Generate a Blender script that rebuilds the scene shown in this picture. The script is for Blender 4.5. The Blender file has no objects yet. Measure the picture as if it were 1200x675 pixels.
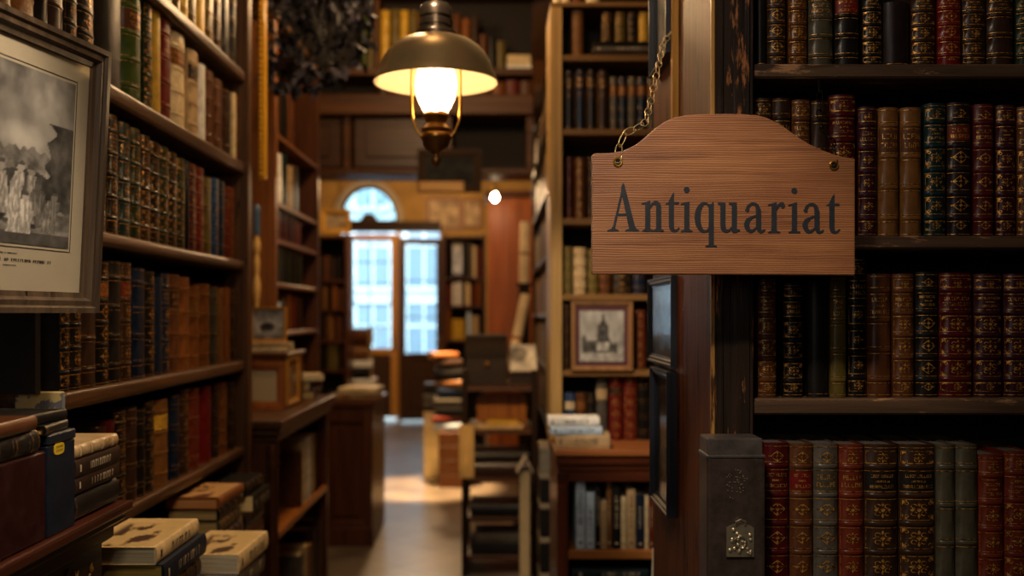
import bpy, bmesh, math, random
from mathutils import Vector, Matrix, Euler, noise as mnoise

# ------------------------------------------------------------------ frame
# camera stands at (0, 0, 1.5) looking along +Y, level
F, CX, CY, EYE = 1170.0, 582.0, 368.0, 1.5
def PX(px, Y): return (px - CX) * Y / F
def PZ(py, Y): return EYE - (py - CY) * Y / F
def YX(px, X): return X * F / (px - CX)          # depth at which plane X meets column px

scene = bpy.context.scene
COL = scene.collection
rnd = random.Random(11)
PI = math.pi

# ------------------------------------------------------------------ materials
def lin(h):
    out = []
    for i in (0, 2, 4):
        c = int(h[i:i + 2], 16) / 255
        out.append(c / 12.92 if c <= 0.04045 else ((c + 0.055) / 1.055) ** 2.4)
    return (*out, 1.0)
MATS = {}
def _new(name):
    m = bpy.data.materials.new(name); m.use_nodes = True
    nt = m.node_tree; b = nt.nodes['Principled BSDF']
    return m, nt, b
def _N(nt, t, **kw):
    n = nt.nodes.new(t)
    for k, v in kw.items():
        if hasattr(n, k): setattr(n, k, v)
        else: n.inputs[k].default_value = v
    return n
def _coords(nt, scale, coord='Object'):
    tc = _N(nt, 'ShaderNodeTexCoord'); mp = _N(nt, 'ShaderNodeMapping')
    mp.inputs['Scale'].default_value = scale
    nt.links.new(tc.outputs[coord], mp.inputs['Vector'])
    return mp.outputs['Vector']
def _ramp(nt, fac, stops):
    r = _N(nt, 'ShaderNodeValToRGB'); e = r.color_ramp.elements
    while len(e) < len(stops): e.new(0.5)
    for k, (p, c) in enumerate(stops): e[k].position = p; e[k].color = c
    nt.links.new(fac, r.inputs['Fac'])
    return r.outputs['Color']
def _mix(nt, fac, a, b):
    n = nt.nodes.new('ShaderNodeMix'); n.data_type = 'RGBA'
    for sock, v in ((n.inputs[0], fac), (n.inputs[6], a), (n.inputs[7], b)):
        if hasattr(v, 'is_output') or isinstance(v, bpy.types.NodeSocket): nt.links.new(v, sock)
        else: sock.default_value = v
    return n.outputs[2]
def _bump(nt, b, h, strength, dist=0.002):
    n = _N(nt, 'ShaderNodeBump'); n.inputs['Strength'].default_value = strength
    n.inputs['Distance'].default_value = dist
    nt.links.new(h, n.inputs['Height']); nt.links.new(n.outputs['Normal'], b.inputs['Normal'])

def wood(c1, c2, axis='x', rough=0.45, grain=1.0, chip=None, chip_at=0.6, bump=0.25, key=''):
    k = ('wood', c1, c2, axis, rough, grain, chip, chip_at, key)
    if k in MATS: return MATS[k]
    m, nt, b = _new('wood_' + c1 + axis)
    s = {'x': (1.6, 38, 38), 'y': (38, 1.6, 38), 'z': (38, 38, 1.6)}[axis]
    v = _coords(nt, tuple(q * grain for q in s))
    n1 = _N(nt, 'ShaderNodeTexNoise'); n1.inputs['Scale'].default_value = 1.0
    n1.inputs['Detail'].default_value = 6; n1.inputs['Roughness'].default_value = 0.65
    n1.inputs['Distortion'].default_value = 0.6
    nt.links.new(v, n1.inputs['Vector'])
    col = _ramp(nt, n1.outputs['Fac'], [(0.28, lin(c1)), (0.72, lin(c2))])
    if chip:
        s2 = {'x': (4, 22, 22), 'y': (22, 4, 22), 'z': (22, 22, 4)}[axis]
        n2 = _N(nt, 'ShaderNodeTexNoise'); n2.inputs['Scale'].default_value = 1.3
        n2.inputs['Detail'].default_value = 8; n2.inputs['Roughness'].default_value = 0.7
        nt.links.new(_coords(nt, s2), n2.inputs['Vector'])
        f = _ramp(nt, n2.outputs['Fac'], [(chip_at, (0, 0, 0, 1)), (chip_at + 0.05, (1, 1, 1, 1))])
        col = _mix(nt, f, col, lin(chip))
    nt.links.new(col, b.inputs['Base Color'])
    b.inputs['Roughness'].default_value = rough; b.inputs['Specular IOR Level'].default_value = 0.1 if rough > 0.45 else (0.2 if rough > 0.4 else 0.32)
    _bump(nt, b, n1.outputs['Fac'], bump, 0.003)
    MATS[k] = m; return m

def leather(hexc, rough=0.42, wear=0.35, key=''):
    k = ('lea', hexc, rough, wear)
    if k in MATS: return MATS[k]
    m, nt, b = _new('leather_' + hexc)
    v = _coords(nt, (1, 1, 1))
    n1 = _N(nt, 'ShaderNodeTexNoise'); n1.inputs['Scale'].default_value = 26
    n1.inputs['Detail'].default_value = 7; n1.inputs['Roughness'].default_value = 0.7
    nt.links.new(v, n1.inputs['Vector'])
    c = lin(hexc)
    if max(c[:3]) < 0.32: g = 0.299 * c[0] + 0.587 * c[1] + 0.114 * c[2]; c = tuple(max(0.002, (g + (x - g) * 1.05) * 0.60) for x in c[:3]) + (1,)
    lo = tuple(x * (1 - wear) for x in c[:3]) + (1,)
    hi = tuple(min(1, x * (1 + wear) + 0.006) for x in c[:3]) + (1,)
    oi = _N(nt, 'ShaderNodeObjectInfo')
    nt.links.new(_ramp(nt, n1.outputs['Fac'], [(0.3, lo), (0.5, c), (0.75, hi)]), b.inputs['Base Color'])
    b.inputs['Roughness'].default_value = rough; b.inputs['Specular IOR Level'].default_value = 0.22
    n2 = _N(nt, 'ShaderNodeTexNoise'); n2.inputs['Scale'].default_value = 420; n2.inputs['Detail'].default_value = 3
    nt.links.new(v, n2.inputs['Vector'])
    _bump(nt, b, n2.outputs['Fac'], 0.25, 0.0006)
    MATS[k] = m; return m

def plain(hexc, rough=0.6, metal=0.0, noise=0.15, scale=12, key='', spec=0.5):
    k = ('pl', hexc, rough, metal, noise, scale, spec)
    if k in MATS: return MATS[k]
    m, nt, b = _new('surface_' + hexc)
    n1 = _N(nt, 'ShaderNodeTexNoise'); n1.inputs['Scale'].default_value = scale; n1.inputs['Detail'].default_value = 5
    nt.links.new(_coords(nt, (1, 1, 1)), n1.inputs['Vector'])
    c = lin(hexc)
    lo = tuple(x * (1 - noise) for x in c[:3]) + (1,); hi = tuple(min(1, x * (1 + noise)) for x in c[:3]) + (1,)
    nt.links.new(_ramp(nt, n1.outputs['Fac'], [(0.3, lo), (0.7, hi)]), b.inputs['Base Color'])
    b.inputs['Roughness'].default_value = rough; b.inputs['Metallic'].default_value = metal
    b.inputs['Specular IOR Level'].default_value = spec
    MATS[k] = m; return m

def pages_mat(hexc='b9a06c'):
    k = ('pg', hexc)
    if k in MATS: return MATS[k]
    m, nt, b = _new('pages_' + hexc)
    n1 = _N(nt, 'ShaderNodeTexNoise'); n1.inputs['Scale'].default_value = 1
    n1.inputs['Detail'].default_value = 3
    nt.links.new(_coords(nt, (700, 8, 700)), n1.inputs['Vector'])
    c = lin(hexc)
    nt.links.new(_ramp(nt, n1.outputs['Fac'], [(0.35, tuple(x * 0.55 for x in c[:3]) + (1,)), (0.65, c)]), b.inputs['Base Color'])
    b.inputs['Roughness'].default_value = 0.85
    MATS[k] = m; return m

def emit(hexc, strength):
    k = ('em', hexc, strength)
    if k in MATS: return MATS[k]
    m = bpy.data.materials.new('glow_' + hexc); m.use_nodes = True; nt = m.node_tree; nt.nodes.clear()
    e = _N(nt, 'ShaderNodeEmission'); e.inputs[0].default_value = lin(hexc); e.inputs[1].default_value = strength
    o = _N(nt, 'ShaderNodeOutputMaterial'); nt.links.new(e.outputs[0], o.inputs[0])
    MATS[k] = m; return m

def glass(tint='ffffff', gloss=0.12, rough=0.05, frost=0.0):
    k = ('gl', tint, gloss, rough, frost)
    if k in MATS: return MATS[k]
    m = bpy.data.materials.new('glass_' + tint); m.use_nodes = True; nt = m.node_tree; nt.nodes.clear()
    t = _N(nt, 'ShaderNodeBsdfTransparent'); t.inputs[0].default_value = lin(tint)
    g = _N(nt, 'ShaderNodeBsdfGlossy'); g.inputs['Roughness'].default_value = rough
    mx = _N(nt, 'ShaderNodeMixShader'); o = _N(nt, 'ShaderNodeOutputMaterial')
    lw = _N(nt, 'ShaderNodeLayerWeight'); lw.inputs[0].default_value = 0.25
    ml = _N(nt, 'ShaderNodeMath', operation='MULTIPLY'); ml.inputs[1].default_value = gloss * 4
    ad = _N(nt, 'ShaderNodeMath', operation='ADD'); ad.inputs[1].default_value = gloss * 0.3; ad.use_clamp = True
    nt.links.new(lw.outputs['Fresnel'], ml.inputs[0]); nt.links.new(ml.outputs[0], ad.inputs[0])
    nt.links.new(ad.outputs[0], mx.inputs[0]); nt.links.new(t.outputs[0], mx.inputs[1]); nt.links.new(g.outputs[0], mx.inputs[2])
    last = mx.outputs[0]
    if frost > 0:
        tr = _N(nt, 'ShaderNodeBsdfTranslucent'); tr.inputs[0].default_value = lin(tint)
        m2 = _N(nt, 'ShaderNodeMixShader'); m2.inputs[0].default_value = frost
        nt.links.new(last, m2.inputs[1]); nt.links.new(tr.outputs[0], m2.inputs[2]); last = m2.outputs[0]
    nt.links.new(last, o.inputs[0])
    MATS[k] = m; return m

def art_mat(rough=0.65):
    k = ('art', rough)
    if k in MATS: return MATS[k]
    m, nt, b = _new('printed_picture')
    a = _N(nt, 'ShaderNodeAttribute'); a.attribute_name = 'ink'
    nt.links.new(a.outputs['Color'], b.inputs['Base Color']); b.inputs['Roughness'].default_value = rough; b.inputs['Specular IOR Level'].default_value = 0.2
    MATS[k] = m; return m

def worn_gold(hexc, dark, lo, hi, rough, metal):
    m, nt, b = _new('gilding_' + hexc)
    n = _N(nt, 'ShaderNodeTexNoise'); n.inputs['Scale'].default_value = 130; n.inputs['Detail'].default_value = 4
    nt.links.new(_coords(nt, (1, 1, 1)), n.inputs['Vector'])
    nt.links.new(_ramp(nt, n.outputs['Fac'], [(lo, lin(dark)), (hi, lin(hexc))]), b.inputs['Base Color'])
    b.inputs['Roughness'].default_value = rough; b.inputs['Metallic'].default_value = metal
    return m
GOLD = worn_gold('e0a44e', '5a3a1a', 0.40, 0.56, 0.36, 0.65) or plain('d89a44', 0.36, 0.7, 0.3, 60)
GOLD_DIM = plain('8a6028', 0.45, 0.6, 0.35, 60)
BRASS = plain('b8863a', 0.3, 0.9, 0.1, 20)
IRON = plain('2b2620', 0.35, 0.85, 0.3, 30)
STEEL = plain('c8bda0', 0.35, 0.9, 0.2, 60)

# ------------------------------------------------------------------ mesh builder
class MB:
    def __init__(s): s.v = []; s.f = []
    def add(s, vs, fs, M=None):
        o = len(s.v)
        s.v += [tuple(M @ Vector(p)) for p in vs] if M is not None else [tuple(p) for p in vs]
        s.f += [tuple(o + i for i in f) for f in fs]
        return s
    def box(s, x0, x1, y0, y1, z0, z1, M=None):
        return s.add([(x0, y0, z0), (x1, y0, z0), (x1, y1, z0), (x0, y1, z0), (x0, y0, z1), (x1, y0, z1), (x1, y1, z1), (x0, y1, z1)],
                     [(0, 3, 2, 1), (4, 5, 6, 7), (0, 1, 5, 4), (1, 2, 6, 5), (2, 3, 7, 6), (3, 0, 4, 7)], M)
    def prism(s, poly, a0, a1, axis='y', M=None):
        # poly in (x,z) for axis y; (y,z) for axis x; (x,y) for axis z
        n = len(poly)
        def P(p, a):
            return {'y': (p[0], a, p[1]), 'x': (a, p[0], p[1]), 'z': (p[0], p[1], a)}[axis]
        vs = [P(p, a0) for p in poly] + [P(p, a1) for p in poly]
        fs = [tuple(range(n)), tuple(reversed(range(n, 2 * n)))]
        fs += [(i, (i + 1) % n + 0, (i + 1) % n + n, i + n)[::-1] for i in range(n)]
        return s.add(vs, fs, M)
    def lathe(s, prof, c=(0, 0, 0), seg=24, cap=True, M=None):
        vs = []; fs = []; n = len(prof)
        for (r, z) in prof:
            for k in range(seg):
                a = 2 * PI * k / seg
                vs.append((c[0] + r * math.cos(a), c[1] + r * math.sin(a), c[2] + z))
        for i in range(n - 1):
            for k in range(seg):
                k2 = (k + 1) % seg
                fs.append((i * seg + k, i * seg + k2, (i + 1) * seg + k2, (i + 1) * seg + k))
        if cap:
            fs.append(tuple(reversed(range(seg)))); fs.append(tuple((n - 1) * seg + k for k in range(seg)))
        return s.add(vs, fs, M)
    def tube(s, pts, r, seg=8, closed=False, M=None):
        pts = [Vector(p) for p in pts]; n = len(pts); vs = []; fs = []
        up = Vector((0.13, 0.21, 0.97)); 
        for i, p in enumerate(pts):
            if closed: t = pts[(i + 1) % n] - pts[i - 1]
            else: t = pts[min(i + 1, n - 1)] - pts[max(i - 1, 0)]
            t.normalize(); a = t.cross(up)
            if a.length < 1e-3: a = t.cross(Vector((1, 0, 0)))
            a.normalize(); b = t.cross(a)
            rr = r[i] if isinstance(r, (list, tuple)) else r
            for k in range(seg):
                an = 2 * PI * k / seg
                vs.append(p + a * (rr * math.cos(an)) + b * (rr * math.sin(an)))
        m = n if closed else n - 1
        for i in range(m):
            j = (i + 1) % n
            for k in range(seg):
                k2 = (k + 1) % seg
                fs.append((i * seg + k, i * seg + k2, j * seg + k2, j * seg + k))
        if not closed:
            fs.append(tuple(reversed(range(seg)))); fs.append(tuple((n - 1) * seg + k for k in range(seg)))
        return s.add(vs, fs, M)

def chain_matrix(o):
    M = Matrix.Identity(4)
    while o is not None:
        M = o.matrix_basis @ M; o = o.parent
    return M

def obj(name, mb, mat, parent=None, bevel=0.0, smooth=None, world=True, seg=1, pattern=None):
    """link a builder as one mesh object; world=True means its coordinates are world coordinates"""
    vs = mb.v
    if parent is not None and world:
        inv = chain_matrix(parent).inverted(); vs = [tuple(inv @ Vector(p)) for p in vs]
    fs = list(mb.f); nf = len(fs)
    if pattern: vs = list(vs) + [tuple(p) for p in pattern[0].v]; fs += [tuple(i + len(mb.v) for i in f) for f in pattern[0].f]
    me = bpy.data.meshes.new(name); me.from_pydata(vs, [], fs)
    bm = bmesh.new(); bm.from_mesh(me)
    bmesh.ops.recalc_face_normals(bm, faces=bm.faces)
    if bevel > 0:
        es = [e for e in bm.edges if len(e.link_faces) == 2 and e.calc_face_angle(0) > 0.5]
        bmesh.ops.bevel(bm, geom=es, offset=bevel, segments=seg, profile=0.6, affect='EDGES', clamp_overlap=True)
    if smooth:
        for f in bm.faces: f.smooth = True
    bm.to_mesh(me); bm.free()
    if smooth: me.set_sharp_from_angle(angle=math.radians(smooth if smooth is not True else 40))
    me.materials.append(mat)
    if pattern:
        me.materials.append(pattern[1])
        for p in me.polygons[nf:]: p.material_index = 1
    o = bpy.data.objects.new(name, me); COL.objects.link(o)
    if parent is not None: o.parent = parent
    return o

def thing(name, label, cat, loc=(0, 0, 0), rot=0, group=None):
    o = bpy.data.objects.new(name, None); COL.objects.link(o); o.empty_display_size = 0.05
    o.location = loc; o.rotation_euler = (0, 0, rot) if not isinstance(rot, (tuple, list)) else rot
    return tag(o, label, cat, group)
def tag(o, label, cat, group=None):
    n = len(label.split()); assert 4 <= n <= 16, (n, label)
    o['label'] = label; o['category'] = cat
    if group: o['group'] = group
    return o
def struct(name, mb, mat, bevel=0.0, parent=None, **k):
    o = obj(name, mb, mat, parent, bevel, **k)
    if parent is None: o['kind'] = 'structure'
    return o

def vcol(me, fn):
    a = me.color_attributes.new('ink', 'FLOAT_COLOR', 'POINT')
    for i, v in enumerate(me.vertices): a.data[i].color = fn(v.co)

# ------------------------------------------------------------------ books
PAL = {  # key: (hex, words)
 'bk': ('1b1815', 'black'), 'db': ('38251a', 'dark brown'), 'br': ('623a22', 'brown'), 'tan': ('855a32', 'tan'),
 'or': ('8a5228', 'orange brown'), 'mar': ('521719', 'maroon'), 'red': ('741c1b', 'red'), 'pur': ('3b1622', 'purple maroon'),
 'nv': ('172338', 'navy'), 'tl': ('163031', 'dark teal'), 'gn': ('46561f', 'green'), 'dg': ('223019', 'dark green'),
 'gg': ('4e493a', 'grey green'), 'gr': ('5e584e', 'grey'), 'cr': ('cdb78c', 'cream'), 'yl': ('b8912e', 'yellow'),
 'wh': ('d6d4cc', 'white'), 'lb': ('b3c6d8', 'pale blue'), 'bl': ('2c527c', 'blue'), 'ol': ('6f5f30', 'olive'),
 'rb': ('6e2c1c', 'red brown'), 'dp': ('251a1d', 'purple black'), 'bg': ('a98e66', 'beige'),
}
ORD = 'zero first second third fourth fifth sixth seventh eighth ninth tenth eleventh twelfth thirteenth fourteenth fifteenth sixteenth seventeenth eighteenth nineteenth twentieth'.split()
ORD += ['twenty-' + o for o in ORD[1:10]]

def spine_pt(t, b, u, z, off=0.0):
    ph = u * math.radians(78); s = math.sin(math.radians(78)); c1 = math.cos(math.radians(78))
    x = (t / 2) * math.sin(ph) / s; y = b * (1 - math.cos(ph)) / (1 - c1)
    nx = math.sin(ph) * b * 1.0; ny = -math.cos(ph) * (t / 2)
    l = math.hypot(nx, ny) or 1
    return (x + off * nx / l, y + off * ny / l, z)

class Spine:
    """little drawings laid on a book's spine: u in -1..1 across, z up"""
    def __init__(s, t, b, off=0.0007): s.t, s.b, s.off, s.mb = t, b, off, MB()
    def quad(s, p, off=None):
        o = s.off if off is None else off
        us = [q[0] for q in p]; n = min(4, 1 + int((max(us) - min(us)) / 0.17)) if len(p) == 4 else 1
        if n == 1: s.mb.add([spine_pt(s.t, s.b, u, z, o) for u, z in p], [tuple(range(len(p)))]); return
        a, b, c, d = [Vector(q) for q in p]; g = []
        for j in range(n + 1):
            for i in range(n + 1):
                f, h = i / n, j / n; q = a * (1 - f) * (1 - h) + b * f * (1 - h) + c * f * h + d * (1 - f) * h
                g.append(spine_pt(s.t, s.b, q.x, q.y, o))
        s.mb.add(g, [(j * (n + 1) + i, j * (n + 1) + i + 1, (j + 1) * (n + 1) + i + 1, (j + 1) * (n + 1) + i) for j in range(n) for i in range(n)])
    def strip(s, u0, u1, z0, z1, off=None, n=6):
        for i in range(n):
            a = u0 + (u1 - u0) * i / n; b = u0 + (u1 - u0) * (i + 1) / n
            s.quad([(a, z0), (b, z0), (b, z1), (a, z1)], off)
    def rhomb(s, u, z, du, dz):
        s.quad([(u - du, z), (u, z - dz), (u + du, z), (u, z + dz)])
    def frame(s, u0, u1, z0, z1, w):
        k = w * 2 / s.t
        s.strip(u0, u1, z0, z0 + w); s.strip(u0, u1, z1 - w, z1)
        s.strip(u0, u0 + k, z0, z1, n=1); s.strip(u1 - k, u1, z0, z1, n=1)
    def ornament(s, z, hz, kind):
        k = 2 / s.t; r = min(hz * 0.36, s.t * 0.26)
        def arcs(cx, cz, q, a0, a1, w=0.0008, n=6):
            for i in range(n):
                a, b = a0 + (a1 - a0) * i / n, a0 + (a1 - a0) * (i + 1) / n
                s.quad([(cx + q * math.cos(a) * k, cz + q * math.sin(a)), (cx + (q + w) * math.cos(a) * k, cz + (q + w) * math.sin(a)), (cx + (q + w) * math.cos(b) * k, cz + (q + w) * math.sin(b)), (cx + q * math.cos(b) * k, cz + q * math.sin(b))])
        s.rhomb(0, z, r * 0.24 * k, r * 0.30)
        for a in (-1, 1):
            s.rhomb(a * r * 0.60 * k, z, r * 0.30 * k, r * 0.15); s.rhomb(0, z + a * r * 0.68, r * 0.13 * k, r * 0.32)
            if kind != 1:
                for c in (-1, 1): arcs(a * r * 0.42 * k, z + c * r * 0.42, r * 0.20, 0.3, 5.2, r * 0.09)
            else: s.rhomb(a * r * 1.15 * k, z, r * 0.12 * k, r * 0.12)
        if kind == 1:
            w = 0.16
            for (a, c) in ((1, 1), (1, -1), (-1, 1), (-1, -1)):
                s.quad([(a * r * k, z), (0, z + c * r * 1.05), (0, z + c * r * (1.05 - w)), (a * r * (1 - w) * k, z)])
        if kind == 2:
            for a in (-1, 1):
                for c in (-1, 1):
                    s.quad([(a * 0.76, z + c * hz * 0.40), (a * 0.48, z + c * hz * 0.40), (a * 0.70, z + c * hz * 0.24), (a * 0.76, z + c * hz * 0.18)])
                    arcs(a * 0.52, z + c * hz * 0.27, hz * 0.05, 0, 6.28, hz * 0.025)
        if kind in (0, 2): s.frame(-0.84, 0.84, z - hz * 0.44, z + hz * 0.44, 0.0007)
    def lettering(s, z0, z1, rows, R, u=0.72):
        hz = (z1 - z0) / (rows + 0.4); k = 2 / s.t
        for r in range(rows):
            zc = z1 - hz * (r + 0.7); h = hz * 0.30
            if rows >= 3 and r == 1: h *= 0.6
            half = u * R.uniform(0.7, 1.0) * (0.45 if rows >= 3 and r == 1 else 1)
            cw = h * 1.1 * k; x = -half
            while x < half - cw * 0.5:
                w = cw * 0.72; th = max(0.0006 * k, cw * 0.2)
                form = R.randrange(5)
                if form != 4: s.quad([(x, zc - h), (x + th, zc - h), (x + th, zc + h), (x, zc + h)])
                if form in (0, 1): s.quad([(x + w - th, zc - h), (x + w, zc - h), (x + w, zc + h), (x + w - th, zc + h)])
                if form in (0, 2, 4): s.quad([(x, zc + h * 0.7), (x + w, zc + h * 0.7), (x + w, zc + h), (x, zc + h)])
                if form in (1, 2): s.quad([(x, zc - h * 0.15), (x + w, zc - h * 0.15), (x + w, zc + h * 0.15), (x, zc + h * 0.15)])
                if form in (2, 3, 4): s.quad([(x, zc - h), (x + w, zc - h), (x + w, zc - h * 0.7), (x, zc - h * 0.7)])
                x += cw

ROOTS = []
def book(label, loc, rot, t, h, d, col, style='bands', group=None, flat=False, lod=2, label_col=None, cat='book', page='b9a06c', lean=0.0, kind=None, tool=None):
    """spine faces local -Y; stands on local z=0 (flat: lies on it, spine still facing -Y)"""
    R = random.Random(hash((round(loc[0], 3), round(loc[1], 3), round(loc[2], 3))) & 0xffff)
    head = label.split(',')[0]
    nm, cat = next(((w.replace(' ', '_'), w.split()[-1]) for w in ('album', 'box file', 'box folder', 'folder', 'paper bundle', 'paperback', 'pamphlet', 'booklet', 'folio', 'folded paper') if w in head), ('book', cat))
    root = thing(nm, label, cat, loc, (0, lean, rot) if lean else rot, group); ROOTS.append(root)
    T = Matrix(((0, 0, 1, -h / 2), (0, 1, 0, 0), (-1, 0, 0, t / 2), (0, 0, 0, 1))) if flat else None
    modern = style in ('modern', 'paper')
    b = min(t * 0.10, 0.004) if modern else (min(t * 0.22, 0.012) if t < 0.1 else 0.036)
    hexc = PAL[col][0]
    lm = leather(hexc, 0.5 if modern else R.choice((0.28, 0.33, 0.40)))
    bt = 0.0016 if modern else 0.0028
    c = MB()
    n = 6 if lod >= 2 else 4
    nb = {'gilt': 5, 'rich': 5, 'bands': 4, 'label': 4}.get(style, 0) if lod >= 1 else 0
    zs = [0.0]; ofs = [0.0]
    bandz = [h * (0.10 + 0.80 * (i + 0.5) / nb) if nb else 0 for i in range(nb)]
    bandz = [h * (0.14 + 0.72 * i / (nb - 1)) for i in range(nb)] if nb > 1 else []
    bw = min(0.0045, h * 0.016)
    for z in bandz:
        zs += [z - bw, z - bw * 0.5, z + bw * 0.5, z + bw]; ofs += [0, 0.0018, 0.0018, 0]
    zs.append(h); ofs.append(0.0)
    us = [-1 + 2 * i / n for i in range(n + 1)]
    vs = []; fs = []
    for z, o in zip(zs, ofs):
        vs += [spine_pt(t, b, u, z, o * (1 - 0.9 * abs(u) ** 4)) for u in us]
        vs += [(t / 2 - 0.0005, b + 0.003, z), (-t / 2 + 0.0005, b + 0.003, z)]
    m = n + 3
    for i in range(len(zs) - 1):
        for k in range(m):
            k2 = (k + 1) % m
            fs.append((i * m + k, i * m + k2, (i + 1) * m + k2, (i + 1) * m + k))
    fs.append(tuple(range(m))); fs.append(tuple((len(zs) - 1) * m + k for k in range(m)))
    c.add(vs, fs)
    c.box(-t / 2, -t / 2 + bt, b + 0.001, d, 0, h); c.box(t / 2 - bt, t / 2, b + 0.001, d, 0, h)
    if T is not None: c.v = [tuple(T @ Vector(p)) for p in c.v]
    pat = None
    p = MB(); ins = 0.0 if style == 'paper' else 0.003
    p.box(-t / 2 + bt, t / 2 - bt, b + 0.003, d - ins, ins, h - ins)
    if T is not None: p.v = [tuple(T @ Vector(q)) for q in p.v]
    obj('page_block', p, pages_mat(page), root, world=False)
    if lod >= 1:
        S = Spine(t, b); w = 0.0010
        tm = tool or (GOLD if lod >= 2 else GOLD_DIM)
        if style in ('gilt', 'rich', 'bands', 'label'):
            for z in bandz:
                for q in (-1, 1): S.strip(-0.95, 0.95, z + q * bw * 1.7 - w / 2, z + q * bw * 1.7 + w / 2)
            edges = [0.006] + bandz + [h - 0.006]
            S.strip(-0.95, 0.95, 0.004, 0.004 + w); S.strip(-0.95, 0.95, h - 0.006, h - 0.006 + w)
            if style in ('gilt', 'rich'):
                kd = (2 if style == 'rich' else R.choice((0, 0, 1, 2))) if kind is None else kind
                for i in range(len(edges) - 1):
                    if i == len(edges) - 3: continue
                    S.ornament((edges[i] + edges[i + 1]) / 2, edges[i + 1] - edges[i] - 2 * bw, kd)
            if lod >= 2 and style != 'bands' or style == 'label' or label_col:
                i = len(edges) - 3; z0 = edges[i] + bw * 2.3; z1 = edges[i + 1] - bw * 2.3
                S.lettering(z0, z1, R.choice((2, 3)), R)
                if label_col:
                    L = Spine(t, b, 0.0004); L.strip(-0.93, 0.93, z0, z1)
                    if T is not None: L.mb.v = [tuple(T @ Vector(q)) for q in L.mb.v]
                    lo = obj('title_label', L.mb, leather(PAL[label_col][0], 0.4), root, world=False)
                    lo['label'] = PAL[label_col][1] + ' title label'
        elif style == 'panel':
            S.frame(-0.8, 0.8, 0.012, h * 0.56, w); S.frame(-0.8, 0.8, h * 0.60, h - 0.012, w)
            S.lettering(h * 0.66, h * 0.9, 2, R)
        elif modern:
            cw = 0.0; z = h * R.uniform(0.3, 0.4); e = h * R.uniform(0.75, 0.92); st = t * 0.22
            while z < e:
                q = st * R.choice((0.5, 0.8))
                S.quad([(-0.32, z), (0.32, z), (0.32, z + q * 0.45), (-0.32, z + q * 0.45)]); 
                if R.random() < 0.6: S.quad([(-0.32, z), (-0.14, z), (-0.14, z + q), (-0.32, z + q)])
                z += st * R.choice((1.0, 1.0, 2.0))
            S.strip(-0.3, 0.3, h * 0.08, h * 0.11, n=2)
            dark = sum(lin(hexc)[:3]) > 0.6
            tm = plain('2a2622', 0.6) if dark else plain('b9a98a', 0.5)
        elif style == 'plain':
            S.strip(-0.9, 0.9, 0.006, 0.006 + w)
        if S.mb.f:
            if T is not None: S.mb.v = [tuple(T @ Vector(q)) for q in S.mb.v]
            pat = (S.mb, tm)
    obj('cover', c, lm, root, smooth=35, world=False, pattern=pat)
    return root

STY = {'gilt': 'gilt-flowered', 'rich': 'densely-gilt', 'bands': 'ribbed', 'label': 'titled', 'plain': 'plain', 'panel': 'gilt-lined', 'modern': 'printed', 'paper': 'paper-spined'}
def describe(col, style, label_col, noun='book'):
    return '%s %s ' % (PAL[label_col][1].replace(' ', '-') + '-labelled' if label_col else STY[style], PAL[col][1]) + noun

def row_front(items, Y, zs, depth, where, group, lod=2, ref='from left', page='b9a06c', noun='book'):
    """upright row facing the camera. items: (x0, x1, ytop, colour, style[, label colour])"""
    for k, it in enumerate(items):
        x0, x1, yt, col, sty = it[:5]; lc = it[5] if len(it) > 5 else None
        X0, X1 = PX(x0, Y), PX(x1, Y); h = PZ(yt, Y) - zs
        lab = '%s, %s %s %s' % (describe(col, sty, lc, noun), ORD[k + 1], ref, where)
        book(lab, ((X0 + X1) / 2, Y, zs + 0.0006), 0, X1 - X0 - 0.0012, h, min(depth, h * 0.72), col, sty, group, lod=lod, label_col=lc, page=page)

def row_left(items, X, zs, depth, where, group, lod=2, ref='from near end'):
    """upright row on the left, spines facing +X. items: (x0, x1, height, colour, style[, label colour])"""
    for k, it in enumerate(items):
        x0, x1, h, col, sty = it[:5]; lc = it[5] if len(it) > 5 else None
        Y0, Y1 = YX(x0, X), YX(x1, X)
        if X == LX - 0.02: Y1 = min(Y1, LY1 - 0.004); h = min(h, {2.07: 0.297, 1.0: 0.282}.get(zs, 1))
        lab = '%s, %s %s %s' % (describe(col, sty, lc), ORD[k + 1], ref, where)
        book(lab, (X, (Y0 + Y1) / 2, zs + 0.0006), PI / 2, Y1 - Y0 - 0.0015, h, min(depth, h * 0.72), col, sty, group, lod=lod, label_col=lc)

def stack(labels, X, Y, z, specs, rot, group, lod=2):
    """flat books, bottom first. specs: (t, h, d, colour, style, dx, dy, drot, page)"""
    for lab, (t, h, d, col, sty, dx, dy, dr, pg) in zip(labels, specs):
        book(lab, (X + dx, Y + dy, z + 0.0004), rot + dr, t - 0.0006, h, d, col, sty, group, flat=True, lod=lod, page=pg)
        z += t
    return z

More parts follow.
